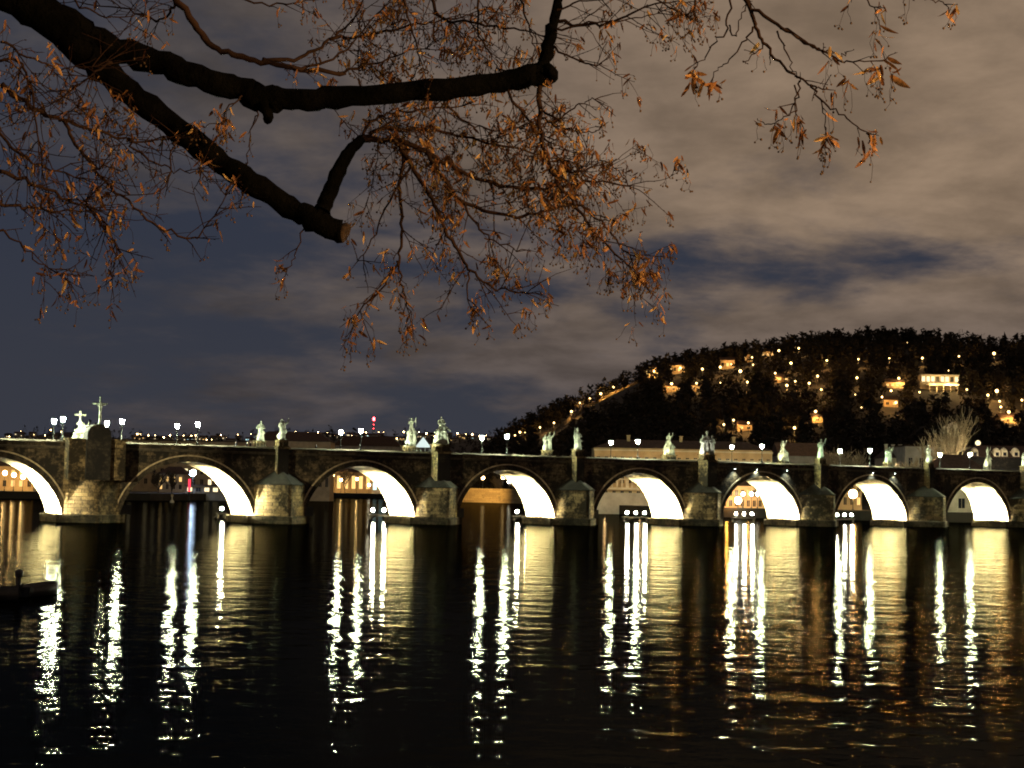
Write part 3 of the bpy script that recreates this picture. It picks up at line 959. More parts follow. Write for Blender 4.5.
for txt, pts in ROWS:
    for k, (px, py) in enumerate(pts):
        # base of the post lies lower than the globe: march to the slope under it
        p = hit(px, py + 7.5, hill_z)
        tip = p.z + 5.8
        want = on_zinv(px, py, p.y)
        p.x = on_z(px, p.y, tip).x
        o = hl0 if not hl_used[0] else copy_tree(hl0)
        hl_used[0] = 1
        o.location = p
        s = random.uniform(.75, 1.25)
        if (px, py) in ((996, 354.8), (601, 392), (998, 393.8), (741, 373)): s = 1.6
        if (px, py) in ((909, 343), (862, 412), (950, 373), (856, 398), (721, 385.6), (525, 433.5), (573, 421)): s = .5
        for ch in o.children:
            if ch.name.startswith('lamp_globe'): ch.scale = (s, s, s); ch.location.z = 5.8 * (1 - s)
        o['label'] = ('%s %s' % (NTH[k], txt))
        o['group'] = 'lamps on the wooded hill'
        o['category'] = 'street lamp'
        HILL_PTS.append((px, py, p.y, 5 if s > .6 else 3))
        if s > .6: light('POINT', 'hill_lamp_light', p + Vector((0, -1.5, 4.2)), 4600 * s, (1, .52, .15), radius=.3)

# ------------------------------------------------------------------ houses
def house(mb_loc, w, d, h, roof, name, label, wallm, roofm, wins=(), glow=None, group=None, rz=0.0, hip=False, cat='house', chim=0, lit=None, base=3.0):
    """front faces -y; wins: (x, z, w, h) on the front"""
    t = thing(name, mb_loc, rz, label, cat, group)
    mb = MB(); mb.box((0, d / 2, h / 2 - base / 2), (w, d, h + base)); mb.build('wall', wallm, t)
    mb = MB()
    e = .5
    if roof > 0:
        ins = w * .5 if hip == 'pyramid' else (min(w * .3, d * .5) if hip else 0)
        P = [(-w / 2 - e, -e, h + .01), (w / 2 + e, -e, h + .01), (w / 2 + e, d + e, h + .01), (-w / 2 - e, d + e, h + .01), (-w / 2 - e + ins, d / 2, h + roof), (w / 2 + e - ins, d / 2, h + roof)]
        mb.add(P, [(3, 2, 1, 0), (0, 1, 5, 4), (2, 3, 4, 5), (1, 2, 5), (3, 0, 4)])
    else:
        mb.box((0, d / 2, h + .2), (w + .8, d + .8, .38))
    rf = mb.build('roof', roofm, t)
    for k in range(chim):
        mb = MB(); x = w * (-.3 + .6 * k / max(1, chim - 1)) if chim > 1 else w * .2
        mb.box((x, d * .42, h + roof + .1), (.8, .7, 1.8)); mb.box((x, d * .42, h + roof + 1.1), (1.05, .95, .2)); mb.build('chimney', wallm, rf)
    for k, (x, z, ww, wh) in enumerate(wins):
        mb = MB()
        for (cx, cz, sx, sz) in ((0, wh / 2 + .07, ww + .3, .14), (0, -wh / 2 - .09, ww + .4, .18), (-ww / 2 - .07, 0, .14, wh), (ww / 2 + .07, 0, .14, wh), (0, 0, .07, wh)):
            mb.box((x + cx, -.06, z + cz), (sx, .16, sz))
        fr = mb.build('window', wallm, t)
        g_ = M['darkglass'] if (lit is not None and not lit[k]) else (glow or M['g_win'])
        mb = MB(); mb.box((x, -.03, z), (ww, .04, wh)); mb.build('pane', g_, fr)
    return t
def facade(px0, px1, y, ybase, ytop):
    """width, height and place of a front seen between two pixel columns, y metres away"""
    pm = (px0 + px1) / 2
    a, b = on_z(px0, y, 10), on_z(px1, y, 10)
    return (a + b) / 2, (b - a).length

# houses and villa on the hill
HH = [(642, 659, 363, 376, 'square lit wall tower house at the top of the hill stair path', 6),
      (669, 685, 365, 374, 'orange-lit low house second right of the wall tower', 4),
      (720, 735, 360, 369, 'orange-lit house among trees on the upper slope', 3),
      (742, 753, 352, 360, 'small orange-lit house just below the wooded ridge', 2),
      (761, 775, 343, 350, 'pale lit house high on the ridge with trees around', 3),
      (661, 681, 386, 392, 'long low orange-lit house in the second row below the wall tower', 4),
      (690, 703, 386, 392, 'small brown house beside the second row of hill lamps', 2),
      (885, 905, 382, 388, 'low orange-lit pavilion left of the long villa', 4),
      (884, 898, 400, 407, 'dim small house below the pavilion left of the villa', 2),
      (1000, 1022, 418, 424, 'low orange-lit terrace house at the far right of the hill', 4),
      (738, 752, 428, 432, 'small house with glowing front low on the dark slope', 2),
      (812, 823, 418, 423, 'small reddish hut under a lamp low on the slope', 1),
      (776, 790, 377, 382, 'dim brown house in the middle of the wooded hill', 2),
      (990, 1012, 343, 349, 'dim flat building on the ridge at the far right', 3)]
for i, (x0, x1, yt, yb, lab, nw) in enumerate(HH):
    p = hit((x0 + x1) / 2, yb, hill_z)
    h = max(3.0, (yb - yt) / F_PX * p.y)
    w_ = (x1 - x0) / F_PX * p.y
    wins = [(-w_ / 2 + w_ * (k + .5) / nw, h * .5, min(1.6, w_ / nw * .5), h * .38) for k in range(nw)]
    house(p, w_, 8, h, 0 if 'flat' in lab else 2.2, 'hill_house', lab, M['plaster'], M['rooftile'], wins, M['g_win'], 'houses on the wooded hill',
          hip='tower' in lab, lit=[random.random() < .55 for _ in range(nw)])
    if i not in (12, 13):
        light('POINT', 'assumed_house_light', p + Vector((w_ * .15, -5.0, h * .7)), 2600 if i in (0, 1, 2, 7, 9) else 1100, (1, .56, .18), radius=.3)  # assumed light on the house front, no lamp built
    HILL_PTS.append(((x0 + x1) / 2, yb, p.y, (x1 - x0) * .34))
p = hit(940, 391, hill_z)
sc = p.y / F_PX
wv, hv = 38 * sc, 15 * sc
t = house(p, wv, 14, hv, 0, 'hill_villa', 'long two-storey villa with glowing terrace, brightest house on the hill', M['plaster_cream'], M['plaster_grey'],
          [(-wv / 2 + wv * (k + .5) / 8, hv * .72, wv / 12, hv * .34) for k in range(8)], M['g_winpale'], 'houses on the wooded hill', cat='villa',
          lit=[1, 1, 1, 0, 1, 1, 0, 1])
mb = MB(); mb.box((0, -4, hv * .24), (wv * .8, 8, .3)); mb.box((0, -7.9, hv * .24 + .6), (wv * .8, .15, 1.0)); mb.build('terrace', M['plaster_cream'], t)
for k in range(5):
    mb = MB(); mb.tube([(-wv * .36 + wv * .18 * k, -7.6, -3), (-wv * .36 + wv * .18 * k, -7.6, hv * .23)], .25, 8); mb.build('column', M['plaster_cream'], t)
for dx_, pw_ in ((-.25, 3500), (.12, 6000), (.35, 3000)):
    light('POINT', 'assumed_villa_light', p + Vector((wv * dx_, -11.0, hv * .35)), pw_, (1, .66, .26), radius=.4)  # assumed lights along the terrace, no lamps built
HILL_PTS.append((940, 391, p.y, 24))
# the old boundary wall climbing the hill
pts = []
for k in range(60):
    s = k / 59
    px = 543 + (641 - 543) * s
    py = np.interp(px, [543, 571, 602, 623, 641], [441, 420, 397, 386, 375])
    pts.append(hit(px, py, hill_z, step=2))
for k in range(1, len(pts) - 1):
    pts[k].y = (pts[k - 1].y + pts[k + 1].y) / 2; pts[k].z = hill_z(pts[k].x, pts[k].y)
mb = MB()
for k in range(len(pts) - 1):
    a, b = pts[k], pts[k + 1]
    for s in (0, 1):
        q0, q1 = a.lerp(b, s * .5), a.lerp(b, s * .5 + .5)
        hgt = 2.8 if s else 1.9
        P = [(q0.x, q0.y, q0.z - 2), (q1.x, q1.y, q1.z - 2), (q1.x, q1.y, q1.z + hgt), (q0.x, q0.y, q0.z + hgt)]
        P += [(x, y + 1.2, z) for x, y, z in P]
        mb.add(P, [(0, 1, 2, 3), (7, 6, 5, 4), (3, 2, 6, 7), (1, 5, 6, 2), (0, 3, 7, 4)])
tag(mb.build('hill_wall', mat_plain('old_wall', (.13, .10, .06), .95, .6, .3)), 'pale battlemented wall climbing the left shoulder of the wooded hill', 'wall')
for k in range(0, len(pts), 3): HILL_PTS.append((*px_of(pts[k]), pts[k].y, 2.2))

# ------------------------------------------------------------------ the wood on the hill (one mass) and the far wood
def wood(name, label, fn, n, xr, yr, mat, size, keep, per=46):
    P = []
    cnt = 0
    tries = 0
    V = []
    while cnt < n and tries < n * 8:
        tries += 1
        px = random.uniform(*xr); y = random.uniform(*yr)
        x = (px - 512) / F_PX * y
        z = fn(x, y)
        H = random.uniform(*size)
        if not keep(px, y, z, H): continue
        cnt += 1
        con = random.random() < .22
        W = H * random.uniform(.24, .36) * (.55 if con else 1)
        k = per
        a = rng.uniform(0, 2 * math.pi, k); t = rng.uniform(0.12, 1, k)
        prof = (1 - t) * 1.25 if con else np.sqrt(np.clip(1 - (2 * (t - .55) / 1.0) ** 2, .04, 1)) * (0.75 + .3 * np.sin(a * 3 + x))
        rr = W * prof * np.sqrt(rng.uniform(.15, 1, k))
        C = np.stack([x + rr * np.cos(a), y + rr * np.sin(a), z + t * H * (1.15 if con else 1)], 1)
        s = H * .075 * rng.uniform(.6, 1.5, (k, 1, 1))
        tri = C[:, None, :] + rng.normal(0, 1, (k, 3, 3)) * s * np.array([1, 1, .9])
        V.append(tri.reshape(-1, 3))
        # stem
        st = np.array([[x - .3, y, z - 2], [x + .3, y, z - 2], [x, y, z + H * .7]])
        V.append(st)
    V = np.concatenate(V).astype(np.float32)
    nt = len(V) // 3
    me = bpy.data.meshes.new(name)
    me.vertices.add(len(V)); me.vertices.foreach_set('co', V.ravel())
    me.loops.add(len(V)); me.loops.foreach_set('vertex_index', np.arange(len(V), dtype=np.int32))
    me.polygons.add(nt); me.polygons.foreach_set('loop_start', np.arange(0, len(V), 3, dtype=np.int32))
    me.polygons.foreach_set('loop_total', np.full(nt, 3, dtype=np.int32))
    me.materials.append(mat); me.update(); me.validate()
    o = bpy.data.objects.new(name, me); COL.objects.link(o)
    return tag(o, label, 'wood', kind='stuff')
def keep_hill(px, y, z, H):
    if z < 2.4: return False
    if px < 505 and random.random() < .3: return False
    top = 384 - 0
    ytop = yp(px, y, z + H); yb_ = yp(px, y, z)
    for (hx, hy, hd, wd) in HILL_PTS:
        if abs(px - hx) < wd * .75 + 2.5 and y < hd + 6 and ytop < hy + 2 and yb_ > hy - 6:
            return False
    return True
def yp(px, y, z):
    p = on_z(px, y, z)
    return px_of(p)[1]
def yp_fast(px, y, z):
    yh = 490.4 + (px - 512) * .01858
    return yh - (z - CAM.z) * F_PX / y
yp = yp_fast
wood('hill_wood', 'dark bare wood covering the hill', hill_z, 5200, (455, 1500), (580, 1190), M['foliage'], (9, 15), keep_hill)
wood('ridge_wood', 'uneven tree line along the top of the hill', hill_z, 420, (500, 1300), (1135, 1175), M['foliage'], (9, 16), lambda *a: True, 60)
wood('far_wood', 'dark trees on the far hillside', far_z, 900, (-400, 700), (1500, 2620), M['farfol'], (10, 20), lambda px, y, z, H: random.random() < .8, 26)

# ------------------------------------------------------------------ far city: houses on the far hillside
SPOTS = ['left of the mourning statues', 'between the crucifix and the first lamp pair', 'around the first lamp pair right of the crucifix',
         'above the long arcaded building', 'left of the second lamp pair', 'under the red-tipped tower', 'left of the arched statue group', 'between arched group and fourth lamp pair']
CELLS = [(2, 70, 6), (132, 172, 6), (178, 240, 8), (244, 330, 9), (332, 362, 4), (363, 405, 7), (408, 440, 4), (443, 500, 9)]
for (x0, x1, n), where in zip(CELLS, SPOTS):
    for k in range(n):
        px = x0 + (x1 - x0) * (k + .5) / n + random.uniform(-2, 2)
        py = random.uniform(434, 443)
        p = hit(px, py, far_z, 1255, 2590, 10)
        s = p.y / F_PX
        w_, h = random.uniform(5, 10) * s, random.uniform(2.6, 4.5) * s
        nw = random.choice([2, 3, 4])
        wins = [(-w_ / 2 + w_ * (j + .5) / nw, h * random.choice([.35, .65]), s * random.uniform(.6, 1.3), s * random.uniform(.7, 1.1)) for j in range(nw)]
        gl = random.choice([M['g_winpale'], M['g_win'], M['g_winpale'], M['g_wincool']])
        house(p, w_, 10, h, 1.6 * s, 'far_house', '%s far dark house with lit windows %s' % (NTH[k], where), M['plaster_grey'], M['rooftile'], wins, gl,
              'houses on the far hillside', lit=[random.random() < .6 for _ in range(nw)], chim=random.choice([0, 1]))
def make_far_lamp():
    t = thing('far_lamp', (0, 0, 0), 0, 'x', 'street lamp')
    mb = MB(); mb.tube([(0, 0, -2), (0, 0, 8.5)], .2, 5); mb.build('post', M['iron'], t)
    mb = MB(); mb.ball((0, 0, 9.2), .8, 7, 5); mb.build('lamp_globe', M['g_bank'], t)
    return t
fl = make_far_lamp()
first = True
for (x0, x1, n), where in zip(CELLS, SPOTS):
    for k in range(n):
        px = x0 + (x1 - x0) * (k + random.uniform(.2, .8)) / n; py = random.uniform(428, 441)
        p = hit(px, py + 5, far_z, 1255, 2590, 10)
        o = fl if first else copy_tree(fl)
        first = False
        o.location = p
        s = random.choice([.35, .5, .7, .9, 1.2])
        for ch in o.children:
            if ch.name.startswith('lamp_globe'): ch.scale = (s, s, s); ch.location.z = 9.2 * (1 - s)
        o['label'] = '%s tiny far city lamp %s' % (NTH[k], where)
        o['group'] = 'tiny lamps on the far hillside'; o['category'] = 'street lamp'
# television tower
p = hit(373.5, 433, far_z, 1255, 2590, 10)
s = p.y / F_PX
t = thing('lattice_tower', p, 0, 'slim mast with glowing red top on the far skyline', 'tower')
mb = MB()
for a in range(4):
    q = math.pi / 4 + a * math.pi / 2
    mb.tube([(3 * math.cos(q), 3 * math.sin(q), -4), (.9 * math.cos(q), .9 * math.sin(q), 17 * s)], .5, 5)
for k in range(7):
    z = k * 2.4 * s; r = 3 - 2.1 * k / 7
    mb.box((0, 0, z), (r * 1.6, r * 1.6, .7))
mb.build('mast', M['steel'], t)
mb = MB(); mb.lathe([(1.6, 17 * s), (1.9, 18 * s), (1.9, 19.6 * s), (.5, 20.5 * s)], n=8); mb.build('beacon', M['g_red'], t)
for z in (9, 13):
    mb = MB(); mb.ball((0, -1.6, z * s), .55, 6, 5); mb.build('warning_lamp', M['g_red'], t)

# ------------------------------------------------------------------ bank buildings
def bank_lamp_maker():
    t = thing('bank_lamp', (0, 0, 0), 0, 'x', 'street lamp')
    mb = MB(); mb.tube([(0, 0, -.3), (0, 0, 4.6)], .09, 6); mb.lathe([(.2, 0), (.2, .5), (.1, .6)], n=6); mb.build('post', M['iron'], t)
    mb = MB(); mb.ball((0, 0, 5.0), .42, 9, 7); mb.build('lamp_globe', M['g_bank'], t)
    return t
bl0 = bank_lamp_maker(); bl_used = [0]
def bank_lamp(px, py, y, label, matl=None, scale=1.0, power=0, color=(1, .6, .22)):
    o = bl0 if not bl_used[0] else copy_tree(bl0)
    bl_used[0] = 1
    q = on_zinv(px, py, y)
    p = on_z(px, y, q)
    o.location = (p.x, p.y, p.z - 5.0)
    for ch in o.children:
        if ch.name.startswith('lamp_globe'):
            if matl is not None:
                ch.data = ch.data.copy(); ch.data.materials[0] = matl
            ch.scale = (scale,) * 3; ch.location.z = 5.0 * (1 - scale)
        if ch.name.startswith('post'):                 # stand it on the ground
            zs = (p.z - 5.0 - 2.3)
            ch.scale.z = max(.2, (4.6 + zs) / 4.6); ch.location.z = -zs * 1.0
    o['label'] = label; o['group'] = 'lamps along the far bank'; o['category'] = 'street lamp'
    if power: light('POINT', 'bank_light', p + Vector((0, -1.6, -.6)), power, color, radius=.3)
def bld(px0, px1, y, ytop, name, label, wallm, roofm, rows, ncol, ww=.45, wh=.6, glow=None, roof=3.0, zb=2.4, litp=.7, d=14, hip=True, cat='building', chim=0, zrange=(.1, .92), lit_fn=None):
    c, w_ = facade(px0, px1, y, 0, 0)
    h = on_zinv((px0 + px1) / 2, ytop, y) - zb
    c.z = zb
    wins, lit = [], []
    for r_ in range(rows):
        zr0, zr1 = zrange
        zc = h * (zr0 + (zr1 - zr0) * (r_ + .5) / rows)
        for k in range(ncol):
            wins.append((-w_ / 2 + w_ * (k + .5) / ncol, zc, w_ / ncol * ww, h * (zr1 - zr0) / rows * wh))
            lit.append(lit_fn(r_, k) if lit_fn else random.random() < litp)
    return house(c, w_, d, h, roof, name, label, wallm, roofm, wins, glow or M['g_win'], None, hip=hip, cat=cat, chim=chim, lit=lit)
# left: under the first two arches and above the parapet
bld(-40, 34, 520, 466, 'arcaded_building', 'riverside building with glowing orange arcade seen under the left edge arch', M['plaster'], M['rooftile'], 2, 9, .42, .6, litp=.85, roof=4)
bld(118, 246, 640, 441, 'long_building', 'long pale building behind the parapet right of the crucifix', M['plaster'], M['rooftile'], 4, 16, .4, .5, litp=.4, roof=0, glow=M['g_winpale'])
bld(248, 330, 610, 441, 'dark_roofed_building', 'long building with broad dark roof and lit arched windows above the second pier', M['plaster'], M['rooftile'], 3, 13, .42, .62, litp=.45, roof=4.0, glow=M['g_winpale'],
    lit_fn=lambda r_, k: r_ == 2 and k % 2 == 0)
bld(332, 400, 900, 446, 'riverside_house', 'row of riverside houses left of the arched statue group', M['plaster_grey'], M['rooftile'], 4, 9, .4, .5, litp=.3, roof=6, glow=M['g_winpale'])
bld(158, 184, 600, 474, 'embankment_house', 'reddish house glimpsed at the crown of the widest arch', M['plaster'], M['rooftile'], 2, 4, .4, .6, litp=.5)
bld(186, 246, 560, 486, 'glass_pavilion', 'low pale pavilion with lit windows under the widest arch', M['plaster_grey'], M['rooftile'], 1, 7, .55, .6, litp=.6, glow=M['g_winpale'], roof=0)
bld(306, 372, 860, 472, 'lit_terrace', 'terrace with glowing orange arches seen under the third bright arch', M['plaster'], M['rooftile'], 1, 9, .5, .75, litp=.9, roof=2)
bld(372, 384, 850, 474, 'kiosk_building', 'narrow white-lit kiosk beside the glowing orange terrace', M['plaster_cream'], M['rooftile'], 1, 2, .6, .8, litp=1, roof=1, glow=M['g_wincool'])
# ochre embankment wall under the fourth arch
mb = MB()
a, b = on_z(446, 688, 0), on_z(562, 652, 0)
for t0 in range(12):
    q0, q1 = a.lerp(b, t0 / 12), a.lerp(b, (t0 + 1) / 12)
    mb.prism([(q0.x, q0.y), (q1.x, q1.y), (q1.x, q1.y + 3), (q0.x, q0.y + 3)], -1, 6.2)
tag(mb.build('embankment_wall', mat_ashlar('ochre_wall', (.42, .30, .14), (.30, .21, .10), (.12, .09, .05), .6, 2.2, .9)), 'ochre stone embankment wall under the fourth bright arch', 'wall')
for k, (px, py) in enumerate(((483, 478), (503, 477.5), (509, 481.5))):
    bank_lamp(px, py, 690, ['left lamp above the ochre embankment wall', 'middle lamp above the ochre embankment wall', 'right pale lamp above the ochre embankment wall'][k],
              [M['g_bank'], M['g_bank'], M['g_white']][k], 1.7, 0)
light('SPOT', 'wall_wash', on_z(470, 650, 8) , 60000, (1, .62, .2), on_z(486, 680, 3), .3, 70, .9)  # assumed light on the ochre wall, no fixture built
# kampa: the long balustraded building under the fifth arch, its upper storey above the parapet
t = bld(594, 772, 412, 449, 'balustraded_building', 'long orange-lit riverside building with balustrade, its top storey above the parapet', M['plaster'], M['rooftile'], 3, 22, .38, .55, litp=.03, roof=2.5, zb=1.0, cat='building', chim=3)
c, w_ = facade(594, 772, 412, 0, 0)
mb = MB()
zt = on_zinv(620, 479.5, 408)
zb_ = on_zinv(620, 488, 408)
mb.box((0, -4, zt - 1.0 + .1), (w_, .5, .35)); mb.box((0, -4, zb_ - 1.0), (w_, .5, .3)); mb.box((0, -2, zb_ - 1.3), (w_, 4.0, .3))
n = int(w_ / 1.3)
for k in range(n):
    x = -w_ / 2 + w_ * (k + .5) / n
    wd = .85 if k % 6 == 0 else .42
    mb.box((x, -4, (zt + zb_) / 2 - 1.0), (wd, .4, zt - zb_ - .3))
mb.build('balustrade', M['plaster_cream'], t)
mb = MB(); mb.box((0, -2.1, (zb_ - 3.5) / 2), (w_, 3.9, zb_ - 1.0)); mb.build('terrace_wall', M['plaster_grey'], t)
mb = MB(); h_ = on_zinv(683, 450, 412) - 1.0
mb.box((0, -.3, h_ - .35), (w_ + .4, .7, .3)); mb.box((0, -.2, h_ - 2.6), (w_, .45, .25)); mb.build('cornice', M['plaster_cream'], t)
for k, px in enumerate((612, 650, 690, 728, 760)):
    light('POINT', 'assumed_facade_light', on_z(px, 403, 14.0), 480, (1, .58, .2), radius=.3)  # assumed lights before the upper storey, no lamps built
for px in (605, 640): light('POINT', 'assumed_terrace_light', on_z(px, 399, 4.5), 900, (1, .62, .28), radius=.3)  # assumed lights before the terrace wall, no lamps built
# orange quay building under the sixth arch and lamps
bld(716, 775, 395, 486, 'quay_building', 'orange-lit quay building seen under the sixth bright arch', M['plaster'], M['rooftile'], 2, 10, .5, .6, litp=.12, roof=2.0, zb=1.6)
light('POINT', 'quay_light', on_z(727, 388, 4.5), 3500, (1, .45, .08), radius=.3)  # assumed orange light on the quay front, here and next, no fixtures
light('POINT', 'quay_light', on_z(748, 388, 5.0), 2200, (1, .5, .12), radius=.3)
bank_lamp(738, 500.5, 386, 'broad white lamp over the quay under the sixth bright arch', M['g_white'], 2.0)
for k, px in enumerate((743, 751.5, 757.5)):
    bank_lamp(px, 494, 389, ['left', 'middle', 'right'][k] + ' of three white lamps in a row under the sixth bright arch', M['g_white'], 1.1)
bld(835, 862, 400, 478, 'corner_house', 'orange-lit corner house under the seventh bright arch', M['plaster'], M['rooftile'], 2, 4, .45, .55, litp=.2, roof=3, zb=2.0)
bank_lamp(853, 494, 388, 'strong orange lamp on the corner house under the seventh bright arch', M['g_bank'], 2.6, 3800, (1, .5, .12))
bld(938, 985, 385, 470, 'mill_house', 'dim beige house with arched door under the rightmost bright arch', M['plaster_cream'], M['rooftile'], 2, 3, .42, .5, litp=0, roof=4, zb=1.0)
light('POINT', 'mill_light', on_z(968, 372, 8.0), 900, (1, .85, .5), radius=.3)  # assumed light on the mill front, no lamp built
# left bank lamps
bank_lamp(193, 473, 560, 'dazzling blue-white lamp hanging under the widest arch', M['g_blue'], 2.6, 2500, (.5, .65, 1))
for k, px in enumerate((5, 14, 23)):
    bank_lamp(px, 473 + k * 2, 512, ['left', 'middle', 'right'][k] + ' orange lamp under the arch at the left picture edge', M['g_bank'], 1.8, 1800)
for k, (px, py) in enumerate(((327, 480), (333, 475.5), (341, 480), (357, 479))):
    bank_lamp(px, py, 845, NTH[k] + ' orange lamp from the left before the glowing terrace under the third arch', M['g_bank'], 1.8, 3000)
bank_lamp(370, 499, 836, 'lone cyan-white lamp low at the water under the third bright arch', M['g_wincool'], 1.3)
bank_lamp(369, 485, 840, 'tall white lamp beside the white kiosk under the third bright arch', M['g_white'], 1.6)
# red sign post under the widest arch
p = on_z(189, 520, 1.0)
t = thing('red_light_post', p, 0, 'upright glowing red sign post on the bank under the widest arch', 'sign')
mb = MB(); mb.box((0, 0, .8), (.5, .4, 3)); mb.build('post', M['iron'], t)
mb = MB(); mb.box((0, -.1, 4.4), (.75, .3, 4.2)); mb.build('sign_panel', M['g_redstrip'], t)
# floating buoy marker in front of the bank
p = on_z(172, 470, 0)
t = thing('buoy', p, 0, 'small pale river buoy floating under the widest arch', 'buoy')
mb = MB(); mb.lathe([(.5, -.2), (.7, .3), (.5, .7), (.18, .9), (.15, 2.0)], n=10); mb.build('float', M['plaster_cream'], t)
mb = MB(); mb.box((0, 0, 2.2), (.7, .1, .7)); mb.build('top_mark', M['plaster'], t)

# right: houses behind the bridge end
t = bld(905, 992, 440, 447, 'gabled_house', 'grey house with lit gable and round lamp behind the pale bare tree', M['plaster_grey'], M['rooftile'], 2, 8, .35, .5, litp=.05, roof=0, chim=0, cat='house')
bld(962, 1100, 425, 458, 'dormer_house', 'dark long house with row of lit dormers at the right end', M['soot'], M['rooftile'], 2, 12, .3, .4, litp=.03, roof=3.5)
for k, px in enumerate((975, 997, 1004.5, 1016)):
    y = 426
    z = on_zinv(px, 452.5, y); p = on_z(px, y, z)
    t = thing('dormer', p, 0, ['leftmost', 'second', 'third', 'rightmost'][k] + ' small pale lit dormer on the dark long roof at right', 'dormer', 'lit dormers on the dark roof')
    mb = MB(); mb.box((0, 1.5, -.6), (1.7, 3.5, 1.9)); mb.build('cheek', M['plaster_cream'], t)
    mb = MB()
    mb.lathe([(1.1, 0), (1.0, .35), (.6, .8), (.1, 1.0)], (0, .8, .36), 10); mb.build('dome_roof', M['plaster_cream'], t)
    mb = MB(); mb.box((0, -.28, -.45), (.9, .06, 1.0)); mb.build('window', M['darkglass'], t)
light('SPOT', 'dormer_light', on_z(1005, 414, 16.5), 5000, (1, .85, .6), on_z(1000, 426, 15.5), .2, 100, .8)  # assumed spot on the dormers, no fixture built
p = on_z(953, 470, on_zinv(953, 439, 470))
t = thing('belvedere', p, 0, 'small pale pavilion with pyramid roof above the grey house at right', 'pavilion')
mb = MB(); mb.box((0, 0, -3), (6.0, 6, 6)); mb.build('base', M['plaster_grey'], t)
for a in (-1, 0, 1):
    for b in (-1, 1):
        mb = MB(); mb.box((a * 2.0, b * 2.0, 1.6), (.6, .6, 3.2)); mb.build('column', M['plaster_cream'], t)
mb = MB(); mb.box((0, 0, 3.35), (5.2, 5.2, .3)); mb.lathe([(3.4, 3.51), (.1, 5.2)], n=4, smooth=False); mb.build('roof', M['plaster_cream'], t)
light('POINT', 'belvedere_light', p + Vector((-4, -9, 2.5)), 1600, (1, .85, .55), radius=.3)  # assumed light on the pavilion, no lamp built
light('POINT', 'gable_light', on_z(962, 431, 16), 900, (1, .85, .55), radius=.3)  # assumed light on the grey gable, no fixture of its own
bank_lamp(978, 443, 436, 'round white wall lamp on the grey house right of the bare tree', M['g_winpale'], 1.8)
bld(780, 820, 440, 456, 'brown_roofed_house', 'low house with sloping brown roof left of the green single saint', M['plaster_grey'], mat_plain('brown_roof', (.11, .065, .04), .9, .3, 1.0), 1, 5, .3, .3, litp=0, roof=4, hip=False)
light('POINT', 'roof_light', on_z(800, 425, 22), 1200, (1, .7, .4), radius=.3)  # assumed light over the brown roof, no lamp built
bld(886, 910, 450, 458, 'chimney_house', 'small house with pale chimneys behind the paired green saints', M['plaster_cream'], M['rooftile'], 1, 4, .3, .4, litp=.2, roof=3, chim=3)
light('POINT', 'chimney_light', on_z(897, 420, 15), 700, (1, .85, .6), radius=.3)  # assumed light on the pale chimneys, no lamp built
# white canopy tent on the deck between the two statue groups
t = thing('canopy_tent', B(u_at(423, 6.5, 12), 6.5, DECK), TH, 'small glowing white pyramid tent on the bridge between two statue groups', 'tent')
for a in (-1, 1):
    for b in (-1, 1):
        mb = MB(); mb.tube([(a * .8, b * .8, 0), (a * .8, b * .8, 1.9)], .04, 6); mb.build('pole', M['steel'], t)
mb = MB(); mb.lathe([(1.35, 1.9), (1.3, 2.15), (.05, 3.6)], n=4, smooth=False); mb.build('canopy', mat_glow('glowing_canvas', (.85, 1, .95), .9), t)  # canvas emits by itself, standing in for light falling on it

# ------------------------------------------------------------------ bare trees
def bare_tree(loc, h, spread, name, label, seed, mat, n0=7, cat='tree', group=None):
    rs = random.Random(seed)
    t = thing(name, loc, rs.uniform(0, 6), label, cat, group)
    tr = MB(); cr = MB()
    def grow(p, d, L, r, lev):
        pts = [p]; q = p.copy(); dd = d.copy()
        for k in range(4):
            dd = (dd + Vector((rs.gauss(0, .12), rs.gauss(0, .12), rs.gauss(.03, .06)))).normalized()
            q = q + dd * L / 4; pts.append(q.copy())
        mbx = tr if lev == 0 else cr
        mbx.tube(pts, [r * (1 - .12 * k) for k in range(5)], 6 if lev < 2 else 4, cap=False)
        if lev >= 4: return
        for k in range([n0, 5, 4, 3][lev]):
            i = rs.choice([2, 3, 4, 4]) if lev else rs.choice([2, 3, 4])
            a = Vector((rs.gauss(0, spread), rs.gauss(0, spread), rs.uniform(.2, .9)))
            nd = (dd * .8 + a).normalized()
            grow(pts[i], nd, L * rs.uniform(.62, .8), max(.085, r * .56), lev + 1)
    grow(Vector((0, 0, -1)), Vector((0, 0, 1)), h * .33, h * .022, 0)
    tr.build('trunk', mat, t); cr.build('crown', mat, t)
    return t
pt = on_z(941, 405, 2.4)
bare_tree(pt, 30, .40, 'bare_tree', 'tall pale bare tree lit from below, behind the bridge at right', 5, M['barebark'], 8)
light('POINT', 'assumed_tree_light', pt + Vector((-3, -7, 10)), 14000, (1, .82, .5), radius=.3)  # assumed lights in front of the bare tree, no fixtures built
light('POINT', 'assumed_tree_light', pt + Vector((6, -7, 11)), 10000, (1, .82, .5), radius=.3)
